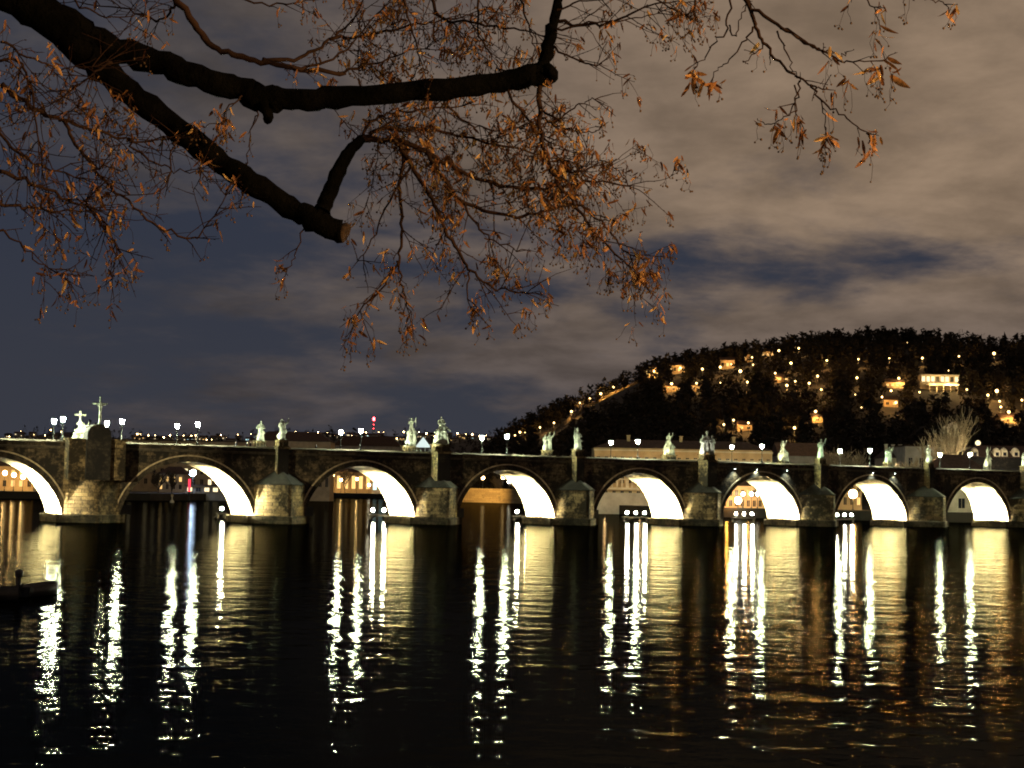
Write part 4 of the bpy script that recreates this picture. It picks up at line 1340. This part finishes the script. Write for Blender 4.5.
for k, (px, d, h, lab) in enumerate(((850, 420, 22, 'dim bare tree between the lamp pair right of the green single saint'),
                                     (826, 430, 21, 'dim bare tree rising right behind the green single saint'),
                                     (903, 415, 18, 'low bare tree behind the lamp pair left of the pale tree'),
                                     (158, 545, 11, 'dark leaning bare tree on the bank under the widest arch'),
                                     (172, 540, 10, 'second dark bare tree on the bank under the widest arch'),
                                     (345, 850, 16, 'dark bare tree before the orange terrace under the third arch'),
                                     (495, 700, 13, 'dark bare tree over the ochre wall, left one under the fourth arch'),
                                     (520, 690, 13, 'dark bare tree over the ochre wall, right one under the fourth arch'))):
    bare_tree(on_z(px, d, 2.4), h, .5, 'bare_tree', lab, 20 + k, M['barebark'] if k < 3 else M['wood_dark'], 6)
# ------------------------------------------------------------------ the linden over the camera
tree_p = Vector((-6.2, -1.5, 4.3))
tree = thing('linden_tree', tree_p, 0, 'overhanging linden branches with dry orange bracts and hanging seeds', 'tree')
rt = random.Random(3)
def W(px, py, d):
    return at(px, py, d) - tree_p
def smooth_line(pts, sub=4):
    """catmull-rom through the points"""
    out = []
    n = len(pts)
    for i in range(n - 1):
        p0, p1, p2, p3 = pts[max(i - 1, 0)], pts[i], pts[i + 1], pts[min(i + 2, n - 1)]
        for k in range(sub):
            t_ = k / sub
            out.append(0.5 * ((2 * p1) + (p2 - p0) * t_ + (2 * p0 - 5 * p1 + 4 * p2 - p3) * t_ ** 2 + (3 * p1 - p0 - 3 * p2 + p3) * t_ ** 3))
    out.append(pts[-1].copy())
    return out
def limb(mb, path, jitter=.006, n=12, rough=.09):
    """path: (px, py, depth, radius in px)"""
    P = smooth_line([W(a, b, d) for a, b, d, r in path], 5)
    rr = [r * d / F_PX for a, b, d, r in path]
    rad = [float(np.interp(i / (len(P) - 1) * (len(rr) - 1), range(len(rr)), rr)) for i in range(len(P))]
    P = [p + Vector((rt.gauss(0, jitter), rt.gauss(0, jitter), rt.gauss(0, jitter))) for p in P]
    rad = [r * (1 + rt.uniform(-.10, .13)) for r in rad]
    mb.tube(P, rad, n, rough=rough)
    return P, rad
# trunk on the quay and the bole out to the frame
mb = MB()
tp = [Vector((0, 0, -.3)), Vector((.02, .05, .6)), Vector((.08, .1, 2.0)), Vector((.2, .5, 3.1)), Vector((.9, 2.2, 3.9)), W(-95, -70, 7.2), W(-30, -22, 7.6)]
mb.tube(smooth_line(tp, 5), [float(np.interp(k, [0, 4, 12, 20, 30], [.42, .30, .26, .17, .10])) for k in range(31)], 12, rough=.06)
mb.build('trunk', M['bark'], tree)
mb = MB()
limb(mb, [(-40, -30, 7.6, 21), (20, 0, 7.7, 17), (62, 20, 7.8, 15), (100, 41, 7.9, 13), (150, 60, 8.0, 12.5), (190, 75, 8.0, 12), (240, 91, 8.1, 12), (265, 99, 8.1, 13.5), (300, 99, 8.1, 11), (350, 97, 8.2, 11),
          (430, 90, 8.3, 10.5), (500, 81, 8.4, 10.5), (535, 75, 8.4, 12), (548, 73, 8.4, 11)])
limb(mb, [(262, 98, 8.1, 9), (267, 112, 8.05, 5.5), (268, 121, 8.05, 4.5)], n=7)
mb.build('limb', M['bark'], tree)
mb = MB()
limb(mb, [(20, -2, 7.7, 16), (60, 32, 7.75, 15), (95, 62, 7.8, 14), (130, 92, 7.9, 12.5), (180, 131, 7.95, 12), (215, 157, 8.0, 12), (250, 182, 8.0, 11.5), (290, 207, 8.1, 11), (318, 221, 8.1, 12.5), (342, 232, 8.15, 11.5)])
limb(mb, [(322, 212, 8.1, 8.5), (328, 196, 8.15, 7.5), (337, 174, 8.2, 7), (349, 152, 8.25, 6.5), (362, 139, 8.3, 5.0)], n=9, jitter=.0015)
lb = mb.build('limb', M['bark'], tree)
mb = MB()
mb.tube([W(341, 231.5, 8.15), W(346.5, 234, 8.145)], [.054, .052], 9); mb.build('cut_end', M['cutwood'], lb)
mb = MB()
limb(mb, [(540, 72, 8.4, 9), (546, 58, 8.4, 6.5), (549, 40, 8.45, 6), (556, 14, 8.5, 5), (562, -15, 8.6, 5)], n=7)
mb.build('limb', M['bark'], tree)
mb = MB()
limb(mb, [(165, -20, 8.6, 4), (190, 18, 8.6, 3.8), (208, 42, 8.7, 3.6), (232, 54, 8.7, 3.3), (262, 62, 8.8, 2.8), (300, 69, 8.8, 2.6), (345, 73, 8.9, 2)], n=6)
mb.build('limb', M['twig'], tree)

# boughs: thinner branches that carry the twigs
BOUGH = [
    # path of (px, py), start radius px, depth0, depth1, twigs, leafiness, reach (m)
    ([(175, 5), (160, 20), (120, 8), (60, 2)], 1.8, 8.6, 9.0, 7, .5, .30),
    ([(262, 62), (300, 58), (330, 40), (352, 22), (366, -8)], 3.0, 8.8, 9.2, 10, 1.0, .32),
    ([(330, 40), (372, 34), (410, 26), (450, 18), (500, 12)], 2.2, 9.0, 9.3, 14, 1.2, .34),
    ([(345, 73), (376, 62), (415, 50), (440, 38)], 1.8, 8.9, 9.1, 10, 1.2, .3),
    ([(300, 69), (340, 55), (372, 20), (400, -10)], 2.0, 8.8, 9.1, 8, 1.0, .3),
    ([(430, -12), (440, 18), (470, 22), (520, 30), (560, 38)], 2.4, 9.0, 8.8, 12, .9, .3),
    ([(556, 20), (590, 26), (622, 18), (655, 4), (690, 2)], 2.2, 8.5, 8.3, 9, .8, .28),
    ([(553, 14), (580, 2), (620, -2)], 1.6, 8.5, 8.4, 5, .7, .25),
    ([(549, 44), (575, 60), (600, 66), (612, 50)], 1.6, 8.45, 8.3, 5, .6, .22),
    ([(552, 30), (590, 24), (630, 20), (660, 12)], 1.5, 8.45, 8.3, 6, .9, .25),
    ([(362, 139), (395, 141), (425, 150), (455, 168), (500, 186), (545, 188), (590, 182), (630, 186)], 4.2, 8.3, 8.6, 22, 1.2, .36),
    ([(395, 141), (412, 165), (432, 200), (452, 240), (470, 270), (500, 290), (532, 293)], 3.2, 8.3, 8.2, 16, .9, .30),
    ([(405, 150), (400, 185), (402, 230), (398, 262), (380, 290), (352, 318)], 2.6, 8.3, 8.0, 12, .9, .22),
    ([(398, 262), (404, 292), (410, 318)], 1.6, 8.1, 8.0, 4, 1.2, .16),
    ([(412, 165), (390, 200), (372, 240), (357, 262)], 1.6, 8.3, 8.2, 6, .6, .22),
    ([(362, 139), (372, 120), (400, 112), (440, 108), (480, 104)], 2.4, 8.3, 8.7, 12, 1.4, .3),
    ([(362, 139), (385, 128), (430, 130), (470, 138), (520, 150), (560, 160)], 3.0, 8.3, 8.8, 18, 1.5, .34),
    ([(425, 150), (455, 195), (490, 212), (530, 214), (575, 205), (600, 222), (625, 250), (648, 262)], 2.8, 8.35, 8.4, 18, 1.0, .28),
    ([(430, 160), (470, 214), (490, 238), (520, 250)], 2.0, 8.3, 8.3, 9, 1.0, .24),
    ([(470, 270), (468, 300), (474, 312)], 1.2, 8.2, 8.1, 3, 1.2, .14),
    ([(541, 84), (540, 108), (541, 135), (552, 172), (575, 206), (598, 236), (632, 268)], 3.6, 8.4, 8.2, 18, 1.1, .26),
    ([(541, 110), (560, 118), (580, 104), (596, 98)], 1.6, 8.4, 8.3, 5, .7, .18),
    ([(541, 118), (565, 128), (590, 132), (600, 128)], 1.5, 8.4, 8.3, 4, .5, .16),
    ([(552, 172), (585, 170), (605, 160), (628, 184)], 1.6, 8.4, 8.3, 5, .8, .2),
    ([(505, 88), (520, 110), (545, 140), (562, 160), (590, 165)], 2.0, 8.4, 8.4, 10, 1.3, .28),
    ([(440, 95), (460, 118), (490, 130), (520, 128)], 1.8, 8.4, 8.7, 10, 1.3, .28),
    # left
    ([(0, 84), (30, 106), (62, 120), (95, 130), (130, 141), (166, 138)], 3.6, 7.4, 7.9, 16, .55, .3),
    ([(62, 120), (80, 150), (105, 180), (140, 212), (185, 238), (205, 228), (228, 192)], 2.4, 7.5, 7.9, 12, .35, .24),
    ([(128, 141), (150, 160), (180, 170), (205, 174)], 1.6, 7.7, 7.9, 7, .5, .2),
    ([(0, 172), (30, 182), (62, 196), (95, 212), (122, 254)], 3.0, 7.2, 7.6, 16, .6, .28),
    ([(-10, 60), (20, 62), (32, 100), (40, 150), (46, 196)], 2.0, 7.2, 7.4, 14, .6, .3),
    ([(-8, 120), (16, 150), (45, 168), (80, 176), (100, 168)], 2.2, 7.2, 7.5, 15, .7, .28),
    ([(-8, 204), (20, 206), (48, 210), (96, 210)], 2.4, 7.2, 7.5, 12, .8, .26),
    ([(-8, 230), (10, 236), (40, 262), (66, 276)], 1.6, 7.2, 7.4, 8, .8, .22),
    ([(0, 42), (40, 62), (66, 70), (95, 66)], 1.6, 7.3, 7.7, 10, .5, .3),
    ([(110, 62), (78, 84), (60, 100), (20, 112)], 1.6, 7.6, 7.4, 9, .6, .26),
    ([(180, 136), (172, 152), (160, 190), (100, 196)], 1.5, 7.8, 7.6, 8, .5, .24),
    ([(305, 218), (302, 232), (292, 262), (284, 270)], 1.3, 8.1, 8.0, 2, .4, .12),
    ([(228, 192), (238, 176), (240, 170)], 1.3, 7.9, 7.95, 2, .6, .1),
    ([(258, 112), (252, 130), (246, 165)], 1.1, 8.0, 8.0, 3, .8, .14),
    ([(242, 96), (225, 112), (222, 122), (200, 126)], 1.2, 8.0, 7.9, 4, 1.6, .12),
    # top edge of the frame
    ([(60, -10), (90, 12), (120, 18), (150, 12)], 1.5, 8.0, 8.2, 7, .5, .24),
    ([(210, -12), (262, 4), (300, 2), (340, -6)], 1.6, 8.6, 8.8, 6, .9, .2),
    ([(400, -12), (412, 30), (420, 62), (410, 80)], 1.6, 8.9, 8.9, 10, 1.0, .26),
    ([(480, -12), (478, 30), (490, 55), (500, 70)], 1.6, 8.8, 8.8, 9, .9, .24),
    ([(520, -10), (528, 24), (536, 50), (530, 62)], 1.4, 8.7, 8.6, 7, .8, .22),
    ([(640, -14), (668, 6), (690, 16), (706, 8)], 1.4, 7.4, 7.4, 6, 1.3, .14),
]
RIGHT_B = [
    ([(738, -12), (748, 6), (756, 28), (770, 50), (790, 72), (812, 86), (828, 90)], 3.0, 7.0, 7.0, 5, .6, .10),
    ([(745, -2), (776, 24), (806, 42), (830, 56), (852, 62), (888, 58)], 2.4, 7.0, 6.9, 6, 1.0, .12),
    ([(776, 24), (820, 48), (842, 54), (846, 52)], 1.4, 7.0, 7.0, 2, .5, .10),
    ([(730, -8), (727, 25), (710, 50), (694, 70)], 1.6, 7.1, 7.1, 2, 1.6, .08),
    ([(754, 28), (740, 48), (722, 66), (713, 80)], 1.4, 7.0, 7.1, 2, 1.8, .08),
    ([(764, 42), (750, 58), (742, 61)], 1.1, 7.0, 7.0, 1, .3, .06),
    ([(728, 26), (735, 36), (742, 15), (748, 0)], 1.1, 7.05, 7.0, 1, .3, .05),
    ([(776, 30), (786, 52), (795, 72), (800, 80)], 1.2, 7.0, 7.0, 2, .5, .08),
    ([(800, 80), (796, 100), (782, 120), (764, 124)], 1.3, 7.0, 7.1, 3, 1.6, .08),
    ([(812, 86), (824, 104), (846, 118), (866, 134), (870, 140)], 1.5, 7.0, 6.9, 4, 1.4, .08),
    ([(796, 84), (796, 105), (800, 125)], 1.1, 7.0, 7.0, 2, 1.4, .07),
    ([(822, 100), (824, 125), (826, 145)], 1.0, 7.0, 7.0, 2, 1.8, .06),
    ([(845, -14), (862, -2), (874, 10), (878, 25)], 1.4, 6.8, 6.8, 3, 1.8, .07),
    ([(880, -14), (905, -6), (930, 0), (945, 4)], 1.2, 6.8, 6.8, 3, 1.2, .06),
]
tw, br, nt = MB(), MB(), MB()
def rnd_dir(s=1.0):
    return Vector((rt.gauss(0, s), rt.gauss(0, s), rt.gauss(0, s)))
def bract(p, d, L):
    """a narrow dry tongue, curled along its length, with its seed stalk"""
    d = d.normalized()
    side = d.cross(rnd_dir()).normalized()
    nor = d.cross(side)
    curl = rt.uniform(-.9, .9); wid = L * rt.uniform(.09, .15)
    n = 5; P = []
    for i in range(n + 1):
        s = i / n
        c = p + d * (L * s) + nor * (L * curl * s * s * .5)
        w_ = wid * math.sin(math.pi * (.12 + .86 * s)) ** .7 if i < n else wid * .12
        tw_ = side * w_ + nor * (w_ * rt.uniform(-.3, .3))
        fold = nor * (w_ * .35)
        P += [c - tw_ + fold, c - nor * 0.0, c + tw_ + fold]
    fs = []
    for i in range(n):
        for k in range(2):
            fs.append((3 * i + k, 3 * i + k + 1, 3 * i + 4 + k, 3 * i + 3 + k))
    br.add(P, fs, True)
def seeds(p, n, L):
    """thin stalk that ends in a few round nutlets"""
    q = p + Vector((rt.gauss(0, .012), rt.gauss(0, .012), -L))
    m_ = p.lerp(q, .5) + rnd_dir(.006)
    tw.tube([p, m_, q], .0011, 3, cap=False)
    for k in range(n):
        e = q + Vector((rt.gauss(0, .012), rt.gauss(0, .012), -rt.uniform(.004, .03)))
        tw.tube([q, e], .0010, 3, cap=False)
        nt.ball(e, rt.uniform(.0042, .0062), 6, 5)
def cluster(p, n, big=1.0, ns=None):
    for k in range(n):
        d = Vector((rt.gauss(0, .55), rt.gauss(0, .45), -rt.uniform(.25, 1.2)))
        o = p + rnd_dir(.012)
        bract(o, d, rt.uniform(.022, .066) * big)
        if rt.random() < .55:
            seeds(o + d.normalized() * .02, rt.choice([1, 1, 2, 3]), rt.uniform(.03, .07) * big)
def twig(p, d, L, r, lev, leaf, big=1.0, droop=.02):
    pts = [p]; q = p.copy(); d = d.normalized(); n = max(3, int(L / .035))
    zig = rnd_dir().normalized()
    for k in range(n):
        d = (d + zig * (.16 if k % 2 else -.16) + rnd_dir(.07) + Vector((0, 0, -droop * 3 + .9 * droop * k))).normalized()
        q = q + d * (L / n); pts.append(q.copy())
        if k and rt.random() < .45:                       # bud
            e = q + (d + rnd_dir(.6)).normalized() * rt.uniform(.007, .013)
            tw.tube([q, q.lerp(e, .55), e], [.0018, .0030, .0008], 4, cap=False)
    tw.tube(pts, [r * (1 - .55 * k / n) for k in range(n + 1)], 4, cap=False)
    if lev > 0:
        for k in range(1, n):
            if rt.random() < .42:
                sd = (d + rnd_dir(.75)).normalized()
                twig(pts[k], sd, L * rt.uniform(.3, .6), r * .7, lev - 1, leaf, big, droop)
    if rt.random() < .5 * leaf:
        cluster(pts[-1], rt.choice([1, 2, 2, 3, 4]), big)
    if rt.random() < .22 * leaf:
        cluster(pts[len(pts) // 2], rt.choice([1, 1, 2]), big)
def bough(path, r0, d0, d1, nt_, leaf, reach, big=1.0, lev=1):
    n = len(path)
    P = smooth_line([W(a, b, d0 + (d1 - d0) * i / (n - 1)) for i, (a, b) in enumerate(path)], 6)
    P = [p + rnd_dir(.006) for p in P]
    R0 = r0 * d0 / F_PX * .82
    mb = MB()
    mb.tube(P, [max(.0025, R0 * (1 - .72 * i / (len(P) - 1))) for i in range(len(P))], 6, rough=.08)
    mb.build('branch', M['twig'], tree)
    for k in range(nt_):
        i = min(len(P) - 2, int(len(P) * (rt.random() ** .8)))
        t_ = (P[i + 1] - P[i]).normalized()
        side = rnd_dir(); side -= t_ * side.dot(t_); side.normalize()
        twig(P[i], t_ * .75 + side * .85 + Vector((0, 0, -.06)), reach * rt.uniform(.5, 1.15), .0032, lev, leaf, big)
    twig(P[-1], (P[-1] - P[-3]), reach * .35, .0028, 0, leaf * 1.3, big)
for b_ in BOUGH:
    b_ = list(b_); b_[4] = int(b_[4] * 1.3 + .5)
    if b_[5] >= .9: b_[5] *= 1.5
    bough(*b_, lev=2 if b_[4] > 17 else 1)
for b_ in RIGHT_B: bough(*b_, big=1.35, lev=0)
for (px, py, d, n, bg_) in ((352, 318, 8.0, 7, 1.2), (357, 332, 8.0, 6, 1.2), (411, 326, 8.0, 7, 1.2), (474, 310, 8.1, 4, 1), (694, 78, 7.1, 6, 1.5), (714, 84, 7.1, 5, 1.5), (846, 80, 7.0, 4, 1.6),
                            (878, 66, 6.9, 6, 1.8), (892, 72, 6.9, 4, 1.8), (800, 120, 7.0, 4, 1.3), (826, 135, 7.0, 6, 1.4), (776, 128, 7.0, 3, 1.4), (870, 148, 6.9, 2, 1.6), (446, 48, 9, 5, 1.3),
                            (436, 215, 8.3, 5, 1.1), (388, 268, 8.1, 6, 1.1), (560, 165, 8.3, 7, 1.2), (545, 150, 8.3, 6, 1.1), (456, 170, 8.4, 5, 1.2), (8, 26, 7.3, 4, 1.1), (215, 108, 8, 4, 1.2),
                            (540, 150, 8.35, 5, 1.2), (585, 150, 8.3, 3, 1.1), (632, 272, 8.2, 4, 1.3), (612, 50, 8.3, 3, 1.2), (680, 12, 7.4, 5, 1.5), (290, 65, 8.8, 4, 1.0)):
    cluster(W(px, py, d), n, bg_)
tw.build('twigs', M['twig'], tree)
br.build('bracts', M['bract'], tree)
nt.build('seeds', M['nutlet'], tree)

# assumed unseen quay lamp right of the camera, put in to light the branches
lp = Vector((9.0, 2.4, 4.3))
t = thing('assumed_quay_lamp', lp, 0, 'assumed unseen iron quay lamp with warm globe right of the viewpoint', 'street lamp')
mb = MB(); mb.lathe([(.16, 0), (.16, .3), (.07, .5), (.055, 3.3), (.09, 3.4)], n=10); mb.build('post', M['iron'], t)
mb = MB(); mb.ball((0, 0, 3.62), .2, 12, 9); mb.build('lamp_globe', mat_glow('assumed_quay_globe', (1, .62, .28), 20), t)
light('POINT', 'assumed_quay_lamp_light', lp + Vector((-.3, .25, 3.62)), 4200, (1, .62, .28), radius=.2)

# ------------------------------------------------------------------ boats
def boat(loc, rz, L, wd, label, motor):
    t = thing('rowing_boat' if not motor else 'motor_boat', loc, rz, label, 'boat')
    mb = MB()
    st = []
    for i in range(9):                                   # hull sections from stern (x=0) to bow
        s = i / 8
        w_ = wd / 2 * (1 - max(0, (s - .35) / .65) ** 2.2) * (.86 + .14 * min(1, s * 3))
        sh = .52 + .22 * s * s
        st.append([(L * s, -w_ - .001, sh), (L * s + .02, -w_ * .8, .05), (L * s, 0, -.16 + .12 * s ** 3), (L * s + .02, w_ * .8, .05), (L * s, w_ + .001, sh),
                   (L * s, w_ * .9, sh - .03), (L * s, w_ * .68, .08), (L * s, -w_ * .68, .08), (L * s, -w_ * .9, sh - .03)])
    P = [p for s in st for p in s]; n = 9
    fs = [(i * n + k, i * n + (k + 1) % n, (i + 1) * n + (k + 1) % n, (i + 1) * n + k) for i in range(8) for k in range(n)]
    fs += [(0, 1, 2, 3, 4), (4, 5, 6, 7, 8, 0)]
    mb.add(P, fs, True); mb.build('hull', M['boat'], t)
    for s in (.3, .62):
        mb = MB(); mb.box((L * s, 0, .40), (.26, wd * .8 * (1 if s < .5 else .8), .05)); mb.build('bench', M['wood_dark'], t)
    mb = MB(); mb.tube([(L * .97, 0, .5), (L * .97, 0, 1.15)], .05, 6); mb.build('mooring_post', M['wood_dark'], t)
    if motor:
        mb = MB(); mb.box((-.16, 0, .36), (.10, .12, 1.3)); mb.box((-.06, 0, .55), (.14, .3, .25)); mb.build('motor_leg', M['boat'], t)
        mb = MB()
        mb.lathe([(.14, 0), (.19, .06), (.20, .28), (.15, .40), (.03, .43)], (-.2, 0, 1.0), 10, 1.25, .85); mb.build('motor_cowl', M['boat'], t)
        mb = MB(); mb.tube([(-.05, 0, 1.02), (.75, .05, 1.06)], .028, 6); mb.build('tiller', M['boat'], t)
    return t
p = on_z(20.5, 79.5, 0)
boat(p, 1.2, 3.0, 1.4, 'dark motor boat with raised tiller motor at the left water edge', True)
p = on_z(-48, 77.0, 0)
boat(p, .10, 3.2, 1.5, 'dark rowing boat cut by the left edge beside the motor boat', False)

# ------------------------------------------------------------------ people on the bridge
def person(u, v, rz, label, k):
    t = thing('person', B(u, v, DECK), rz, label, 'person', None)
    h = 1.74
    mb = MB()
    mb.lathe([(.16, .48), (.17, .8), (.165, 1.0), (.19, 1.25), (.20, 1.38), (.13, 1.46), (.06, 1.49), (.055, 1.56)], (0, 0, 0), 12, 1.1, .7)
    for s in (-1, 1):
        st_ = .12 * s * (1 if k % 2 else .6)
        mb.tube([(s * .09, 0, .86), (s * .10, st_, .48), (s * .10, st_ * 1.6 + .03, .08)], [.10, .075, .05], 8)
        mb.tube([(s * .10, st_ * 1.6 + .05, .05), (s * .10, st_ * 1.6 - .17, .04)], [.05, .04], 6)
        mb.tube([(s * .19, 0, 1.38), (s * .25, -.02, 1.08), (s * .22, -.14, .86)], [.065, .05, .04], 7)
        mb.ball((s * .22, -.15, .82), .045, 6, 5)
    body = mb.build('body', M['coat'], t)
    md = body.modifiers.new('join', 'REMESH'); md.mode = 'VOXEL'; md.voxel_size = .03; md.use_smooth_shade = True
    mb = MB(); mb.ball((0, -.01, 1.63), .098, 10, 8, .85, 1, 1.25); mb.ball((0, -.115, 1.62), .02, 6, 4); mb.build('head', M['skin'], t)
    mb = MB(); mb.lathe([(.094, 0), (.106, .05), (.08, .11), (.01, .14)], (0, .012, 1.635), 10, .9, 1.05); mb.build('hair', M['coat'], t)
for k, (px, lab) in enumerate(((236, 'person in dark coat behind the parapet, left of the far saint with child'),
                               (247, 'person in dark coat close beside the far saint with child'),
                               (250.5, 'second dark walker right beside the far saint with child'),
                               (316, 'dark-coated person behind the parapet right of the second pier'))):
    person(u_at(px, 1.0, 12.2), 1.0, TH + (1.2 if k % 2 else -1.4), lab, k)
